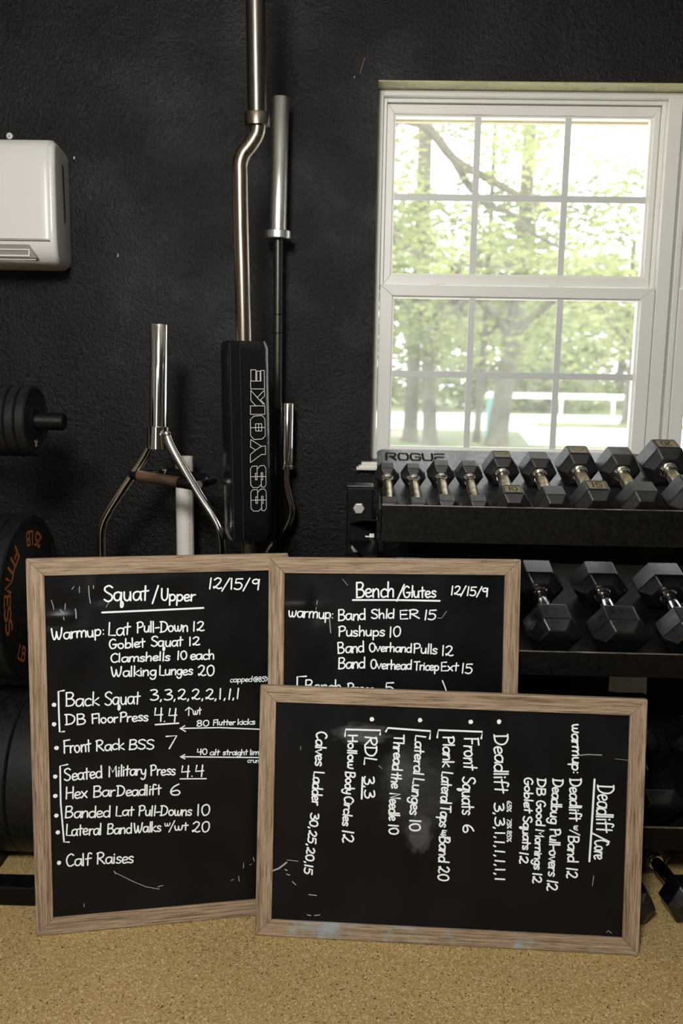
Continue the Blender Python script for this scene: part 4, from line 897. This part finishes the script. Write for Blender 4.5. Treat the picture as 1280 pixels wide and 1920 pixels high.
def plate(label, c, xr, th, r, group, rim=.16, text=None, logo=False, hub=.036):
    root = thing('weight_plate', label, 'weight plate', (xr-th/2, c.y, c.z), group)
    bm = bmesh.new(); x0 = xr-th
    prof = [(0, hub), (.002, hub+.006), (.0025, r*.42), (.004, r*.44), (.004, r*(1-rim)), (.001, r*(1-rim*.9)), (0, r-.005), (.0025, r-.0015), (.004, r), (th-.004, r), (th-.0025, r-.0015), (th, r-.005), (th-.001, r*(1-rim*.9)), (th-.004, r*(1-rim)), (th-.004, r*.44), (th-.0025, r*.42), (th-.002, hub+.006), (th, hub), (th, .0252), (0, .0252)]
    u = 64; rings = [[bm.verts.new((x0+t, c.y+q*math.cos(2*math.pi*k/u), c.z+q*math.sin(2*math.pi*k/u))) for k in range(u)] for t, q in prof]
    for p, q in zip(rings, rings[1:]+rings[:1]):
        for k in range(u): bm.faces.new((p[k], p[(k+1) % u], q[(k+1) % u], q[k]))
    bmesh.ops.recalc_face_normals(bm, faces=bm.faces)
    disc = obj('disc', bm, 'plate', root, smooth=True, angle=30)
    bm = bmesh.new(); rings = [[bm.verts.new((x0+t, c.y+q*math.cos(2*math.pi*k/32), c.z+q*math.sin(2*math.pi*k/32))) for k in range(32)] for t, q in ((-.0005, .0251), (-.0005, .030), (th+.001, .030), (th+.001, .0251))]
    for p, q in zip(rings, rings[1:]+rings[:1]):
        for k in range(32): bm.faces.new((p[k], p[(k+1) % 32], q[(k+1) % 32], q[k]))
    bmesh.ops.recalc_face_normals(bm, faces=bm.faces); obj('hub_ring', bm, 'shaft2', root, smooth=True)
    if text:
        X = xr-.004+.0006
        for (tx, a0, a1, rb, cap, wd) in text:      # angles measured from +z toward the camera side (-y)
            bm = bmesh.new(); tot = sum(G[ch][0] for ch in tx); acc = 0
            for ch in tx:
                gw, sts = glyph_strokes(ch); am = a0+(a1-a0)*(acc+gw/2)/tot; s_ = (abs(a1-a0)*(rb+cap/2))/tot
                dirn = 1 if a1 > a0 else -1
                for st in sts:
                    pts = []
                    for gx, gy in st:
                        tt = (gx-gw/2)*s_; rr2 = rb+gy*cap/10 if dirn < 0 else rb+cap-gy*cap/10
                        rad = Vector((-math.sin(am), math.cos(am))); tan = Vector((-math.cos(am), -math.sin(am)))*dirn
                        q = rad*rr2 + tan*tt; pts.append((q.x, q.y))
                    ribbon(bm, pts, wd, lambda y, z: (X+LIFT[0], c.y+y, c.z+z))
                acc += gw
            obj('printed_lettering', bm, 'orange', disc)
    if logo:
        X = xr-.004+.0006; bm = bmesh.new(); oz, oy = -.058, .0
        ribbon(bm, [(oy-.010, oz+.006), (oy-.002, oz), (oy-.004, oz-.008)], .005, lambda y, z: (X, c.y+y, c.z+z)); ribbon(bm, [(oy-.003, oz+.004), (oy+.004, oz-.004)], .005, lambda y, z: (X+.0002, c.y+y, c.z+z), 1); ribbon(bm, [(oy+.006, oz+.006), (oy+.004, oz-.008)], .004, lambda y, z: (X, c.y+y, c.z+z))
        obj('small_emblem', bm, ['print', 'orange'], disc)
    return root
nm = ['outermost small plate on the upper peg, with a tiny orange emblem', 'second small plate from the outside on the upper peg', 'third small plate from the outside on the upper peg', 'innermost small plate on the upper peg']
for k in range(4): plate(nm[k], c1, c1.x-k*.0275, .0268, .094, 'small plates on the upper peg', logo=(k == 0), rim=.13)
A = math.radians
nm = ['outermost large plate on the middle peg, with orange FITNESS lettering', 'second large plate from the outside on the middle peg', 'innermost large plate on the middle peg']
for k in range(3): plate(nm[k], c2, c2.x-k*.040, .038, .2255, 'large plates on the middle peg', rim=.10, text=[('FITNESS', A(28), A(112), .142, .040, .0085), ('25 LB', A(-34), A(6), .142, .036, .007), ('LB', A(140), A(160), .142, .036, .007)] if k == 0 else None)
nm = ['thick bumper plate nearest the left board on the bottom peg', 'thick bumper plate second from the left board on the bottom peg', 'thick bumper plate farthest from the boards on the bottom peg']
for k in range(3): plate(nm[k], c3, c3.x+.094-k*.094, .0925, .226, 'thick bumper plates on the bottom peg', rim=.10)

# ------------------------------------------------------------------ bars against the wall
def P3(*pp): return [at(*p) for p in pp]
# PVC pipe
p = at(345, 856, -.13)
bm = bmesh.new(); q0 = Vector((p.x+.004, p.y, 0)); L = (p-q0).length
lathe(bm, [(0, .0272), (L, .0272), (L, .0242), (L-.15, .0242)], q0, p, 32)
PV = obj('plastic_pipe', bm, 'pvc', smooth=True, loc=q0); tag(PV, 'white plastic pipe standing against the wall behind the trap bar', 'pipe')
bm = bmesh.new(); RX = random.Random(3)
for k in range(46):
    z = p.z-.02-k*.0082; ang = math.radians(-52); rr = .0274
    if k % 9 in (4,): continue
    for (z0, z1, w0, w1) in ((0, .005, 0, 0), (0, 0, -.002, .002)) if k % 2 else ((0, .005, -.001, .001), (.005, .005, -.001, .0012)):
        def pl(u, v): 
            a2 = ang + u/rr; return (p.x+.0015+math.cos(a2)*rr, p.y+math.sin(a2)*rr, v)
        ribbon(bm, [(w0, z+z0), (w1, z+z1)], .0011, pl)
obj('red_print', bm, 'red', PV)

# silver-sleeved barbell
top = at(526, 183, -.10); sb = at(521.5, 433, -.10); d = (top-sb).normalized(); base = Vector((at(518, 1040, -.10).x+.003, -.10, .002))
BB = thing('barbell', 'tall barbell with long silver sleeve and black shaft, left of the window', 'barbell', base)
bd = obj('shaft', lathe(bmesh.new(), [(0, .0143), ((sb-base).length, .0143)], base+Vector((0, 0, 0)), sb, 24), 'shaft', BB, smooth=True)
zc = at(520, 765, -.10).z; f = (zc-base.z)/(sb.z-base.z); m_ = base.lerp(sb, f)
obj('smooth_section', lathe(bmesh.new(), [(0, .0146), ((m_-base).length, .0146)], base, m_, 24), 'shaft2', bd, smooth=True)
for py in (590, 625):
    zc = at(520, py, -.10).z; m_ = base.lerp(sb, (zc-base.z)/(sb.z-base.z)); obj('knurl_ring', lathe(bmesh.new(), [(-.002, .0146), (.002, .0146)], m_, top, 24), 'shaft2', bd, smooth=True)
Ls = (top-sb).length
obj('sleeve', lathe(bmesh.new(), [(0, .0248), (Ls-.002, .0248), (Ls, .0235)], sb, top, 40), 'silver', BB, smooth=True)
obj('collar', lathe(bmesh.new(), [(-.024, .0375), (-.022, .039), (-.002, .039), (0, .0375)], sb, top, 40), 'silver', BB, smooth=True)
dn = (sb-base).normalized()
obj('sleeve', lathe(bmesh.new(), [(0, .0248), (.40, .0248)], base, sb, 32), 'silver', BB, smooth=True)
obj('collar', lathe(bmesh.new(), [(.40, .0375), (.402, .039), (.422, .039), (.424, .0375)], base, sb, 32), 'silver', BB, smooth=True)

# curl bar
Yc = -.085
s0 = at(539.5, 756, Yc); s1 = at(537.5, 872, Yc)
EZ = thing('curl_bar', 'short curl bar with chrome sleeve and bent shaft beside the tall barbell', 'curl bar', (s1.x, Yc, 0))
obj('sleeve', lathe(bmesh.new(), [(0, .0200), ((s0-s1).length-.002, .0200), ((s0-s1).length, .0190)], s1, s0, 32), 'chrome', EZ, smooth=True)
obj('collar', lathe(bmesh.new(), [(-.012, .0245), (-.011, .0255), (-.001, .0255), (0, .0245)], s1, s0, 32), 'chrome', EZ, smooth=True)
pts = P3((537, 874, Yc), (536, 905, Yc), (541, 928, Yc), (547, 955, Yc), (541, 982, Yc), (524, 1008, Yc), (506, 1030, Yc), (500, 1050, Yc)) + [Vector((at(500, 1050, Yc).x+.002, Yc, z)) for z in (.76, .70, .62, .54)]
pts += [Vector((s1.x+.01, Yc, .47)), Vector((s1.x+.014, Yc, .42)), Vector((s1.x+.003, Yc, .36)), Vector((s1.x, Yc, .2)), Vector((s1.x, Yc, .15))]
sp = smooth3(pts, 5)
obj('shaft', tube(bmesh.new(), sp, .0125, 20), 'chromed', EZ, smooth=True)
obj('sleeve', lathe(bmesh.new(), [(0, .0200), (.2, .0200)], (s1.x, Yc, .001), (s1.x, Yc, 1), 28), 'chrome', EZ, smooth=True)

# safety squat bar
Ys = -.42
t0 = at(479, 0, Ys-.02); t1 = at(482, 216, Ys); dd = (t0-t1).normalized(); topz = t1+dd*.44
SSB = thing('safety_squat_bar', 'dark cambered squat bar with long black shoulder pad', 'barbell', (-.31, Ys, 0))
obj('sleeve', lathe(bmesh.new(), [(0, .0250), ((topz-t1).length, .0250)], t1, topz, 40), 'yoke_sleeve', SSB, smooth=True)
obj('collar', lathe(bmesh.new(), [(-.026, .031), (-.025, .0335), (.004, .0335), (.006, .0325)], t1, topz, 40), 'yoke', SSB, smooth=True)
cam_pts = P3((483, 222, Ys), (483, 240, Ys), (480, 254, Ys), (469, 272, Ys), (456, 289, Ys), (450, 308, Ys), (450, 330, Ys), (451, 400, Ys), (455, 560, Ys), (457, 640, Ys), (461, 830, Ys), (466, 1010, Ys), (467, 1045, Ys))
lastp = cam_pts[-1]
low = [Vector((lastp.x, Ys, z)) for z in (.70, .50, .46, .43)]; low[-2].x += .01; low[-1].x += .03
obj('cambered_tube', tube(bmesh.new(), smooth3(cam_pts+low, 4), .0205, 28), 'yoke', SSB, smooth=True)
obj('sleeve', lathe(bmesh.new(), [(0, .025), (.43, .025)], (lastp.x+.03, Ys, .001), (lastp.x+.03, Ys, 1), 32), 'yoke_sleeve', SSB, smooth=True)
# pad
pt = at(457.5, 640, Ys); pb = at(464.5, 1008, Ys); th = math.radians(24)
ex = Vector((math.cos(th), math.sin(th), 0)); ey = Vector((-math.sin(th), math.cos(th), 0))
Wp, Dp = .118, .104
def rrect(w, dpt, rads, n=5):
    out = []; cs = ((-w/2, -dpt/2, rads[0], 180), (w/2, -dpt/2, rads[1], 270), (w/2, dpt/2, rads[2], 0), (-w/2, dpt/2, rads[3], 90))
    for cx, cy, r, a0 in cs:
        ox = cx + (r if cx < 0 else -r); oy = cy + (r if cy < 0 else -r)
        for i in range(n+1):
            a = math.radians(a0+90*i/n); out.append((ox+r*math.cos(a), oy+r*math.sin(a)))
    return out
bm = bmesh.new(); rings = []; NZ = 28
up = (pt-pb); RW = random.Random(8)
for j in range(NZ+1):
    f = j/NZ; edge = min(f, 1-f)*up.length; k = 1.0 if edge > .02 else .90+.10*math.sqrt(max(0, 1-(1-edge/.02)**2))
    c = pb+up*f; sect = rrect(Wp, Dp, (.005, .028, .03, .03)); r = []
    for (a, b) in sect:
        wv = 1+.012*math.sin(f*17+a*40)+.01*math.sin(f*31+b*30)
        r.append(bm.verts.new(c+ex*(a*k)+ey*(b*k*(wv if b > 0 else 1))))
    rings.append(r)
for p_, q_ in zip(rings, rings[1:]):
    for i in range(len(p_)): bm.faces.new((p_[i], p_[(i+1) % len(p_)], q_[(i+1) % len(p_)], q_[i]))
bm.faces.new(rings[0][::-1]); bm.faces.new(rings[-1]); bmesh.ops.recalc_face_normals(bm, faces=bm.faces)
pad = obj('shoulder_pad', bm, 'vinyl_pad', SSB, smooth=True, angle=45, label='black vinyl shoulder pad')
# overlapping closure flap with stitching on the front face
def pf(u, f, off=.0016): return tuple(pb+up*f+ex*u+ey*(-Dp/2-off))
bm = bmesh.new(); V = [bm.verts.new(pf(u, f, o)) for u, f, o in ((-Wp/2+.0015, .005, .002), (-Wp/2+.034, .005, .002), (-Wp/2+.034, .998, .002), (-Wp/2+.0015, .998, .002))]; W_ = [bm.verts.new(pf(u, f, o)) for u, f, o in ((-Wp/2+.0015, .005, -.001), (-Wp/2+.034, .005, -.001), (-Wp/2+.034, .998, -.001), (-Wp/2+.0015, .998, -.001))]
bm.faces.new(V); bm.faces.new(W_[::-1])
for i in range(4): bm.faces.new((V[i], V[(i+1) % 4], W_[(i+1) % 4], W_[i]))
bmesh.ops.recalc_face_normals(bm, faces=bm.faces); obj('pad_flap', bm, 'vinyl_pad', pad)
bm = bmesh.new()
for k in range(90):
    for u in (-Wp/2+.004, -Wp/2+.031):
        f = .01+k*.0109; ribbon(bm, [(u, f), (u, f+.006)], .0011, lambda a, b: pf(a, b, .0026))
obj('stitching', bm, 'thread', pad, kind='stuff')
# printed outline lettering, read off an enlarged crop and laid on the pad's front plane
pln = pb+ey*(-Dp/2-.0012)
def onpad(cx, cy):
    d = _F + _R*((380+cx/4.173-640)/F_PX) - _U*((600+cy/4.173-960)/F_PX)
    t = (pln-CAM).dot(ey)/d.dot(ey); q = CAM+d*t; r = q-pln; return (r.dot(ex), r.z)
def padplace(u, v):
    q = pln+ex*u+up*(v/up.z); q = q - ey*((q-pln).dot(ey)+LIFT[0]); du = u-(Wp/2-.028)
    if du > 0: q = q + ey*(.028-math.sqrt(max(0, .028**2-min(du, .0275)**2)))
    return q
let = []
let += [[(395, 478), (395, 540), (503, 540), (503, 395), (476, 395), (476, 478), (395, 478)], [(398, 478), (398, 390), (438, 390), (436, 478)], [(443, 478), (445, 400), (470, 400), (470, 478)]]
let += [[(390, 672), (390, 738), (503, 738), (503, 672), (390, 672)], [(432, 672), (395, 630), (395, 550), (445, 607), (503, 548), (503, 595), (470, 625), (503, 660)], [(445, 607), (492, 660)]]
let += [[(415, 752), (480, 748), (503, 775), (503, 905), (480, 930), (415, 935), (388, 905), (388, 780), (415, 752)], [(428, 812), (476, 812), (476, 868), (428, 868), (428, 812)], [(388, 843), (503, 840)], [(452, 812), (452, 868)]]
let += [[(388, 935), (470, 988), (503, 985), (503, 1052), (470, 1052), (383, 1115), (383, 1052), (425, 1018), (386, 992), (388, 935)], [(425, 1018), (470, 988)]]
for dy in (0, 184):
    let += [[(395, 1145+dy), (433, 1141+dy), (435, 1165+dy), (458, 1140+dy), (490, 1137+dy), (503, 1160+dy), (503, 1288+dy), (490, 1307+dy), (466, 1307+dy), (465, 1285+dy), (440, 1311+dy), (400, 1311+dy), (382, 1290+dy), (382, 1165+dy), (395, 1145+dy)],
            [(382, 1226+dy), (503, 1224+dy)], [(435, 1165+dy), (432, 1250+dy), (420, 1250+dy), (420, 1200+dy), (432, 1200+dy)], [(465, 1285+dy), (465, 1195+dy), (477, 1195+dy), (477, 1250+dy), (465, 1250+dy)]]
bm = bmesh.new()
for st in let:
    pp = [Vector(onpad(*q)) for q in st]
    for a, b in zip(pp, pp[1:]): ribbon(bm, [a, b], .0014, padplace)
obj('printed_lettering', bm, 'print', pad)

# trap bar
Yt = -.37
T0 = at(299, 608, Yt); T1 = at(297, 799, Yt); T2 = at(296.5, 841, Yt)
TB = thing('trap_bar', 'chrome hexagonal trap bar standing on end behind the left board', 'trap bar', (T1.x, Yt, 0))
zm = T0.z/2
def mir(p): return Vector((p.x, p.y, 2*zm-p.z))
for fn in (lambda p: p, mir):
    a0, a1, a2 = fn(T0), fn(T1), fn(T2); Lx = (a0-a1).length
    obj('sleeve', lathe(bmesh.new(), [(0, .0248), (Lx-.002, .0248), (Lx, .0238)], a1, a0, 40), 'chrome', TB, smooth=True)
    obj('collar', lathe(bmesh.new(), [(0, .0310), (.001, .0322), ((a1-a2).length-.001, .0322), ((a1-a2).length, .0305)], a2, a1, 40), 'chrome', TB, smooth=True)
Pm = [fn for fn in (lambda p: p, mir)]
right = P3((311, 812, Yt-.035), (325, 845, Yt-.045), (375, 930, Yt-.06), (402, 972, Yt-.07), (413, 998, Yt-.075), (417, 1035, Yt-.075)); right += [Vector((right[-1].x, right[-1].y, zm))]
left = P3((285, 826, Yt+.01), (268, 860, Yt+.02), (225, 925, Yt+.04), (202, 962, Yt+.05), (191, 990, Yt+.055), (190, 1035, Yt+.055)); left += [Vector((left[-1].x, left[-1].y, zm))]
for side in (right, left):
    full = side + [mir(p) for p in side[::-1]][1:]
    obj('frame_tube', tube(bmesh.new(), smooth3(full, 5), .0125, 20), 'chrome', TB, smooth=True)
for fn in Pm:
    h0 = fn(at(247, 889, Yt+.03)); h1 = fn(at(362, 909, Yt-.055))
    hb = obj('handle', tube(bmesh.new(), [h0, h1], .0150, 20), 'shaft2', TB, smooth=True)
    obj('rusty_grip', tube(bmesh.new(), [h0.lerp(h1, .12), h0.lerp(h1, .78)], .0158, 20), 'rust', hb, smooth=True)
    g0 = fn(at(250, 885, Yt+.03)); g1 = fn(at(305, 884, Yt+.17)); g2 = fn(at(402, 901, Yt+.09)); g3 = fn(at(372, 909, Yt-.06))
    rh = obj('raised_handle', tube(bmesh.new(), smooth3([g0, g0.lerp(g1, .5), g1.lerp(g2, .03), g1.lerp(g2, .5), g1.lerp(g2, .97), g2.lerp(g3, .45), g3], 5), .0115, 18), 'chrome', TB, smooth=True)
    obj('black_grip', tube(bmesh.new(), [g1.lerp(g2, .12), g1.lerp(g2, .88)], .0150, 20), 'shaft2', rh, smooth=True)
obj('weld_bead', lathe(bmesh.new(), [(0, .008), (.003, .0145), (.008, .015), (.011, .0125)], right[0], right[1], 16), 'chromed', TB, smooth=True)
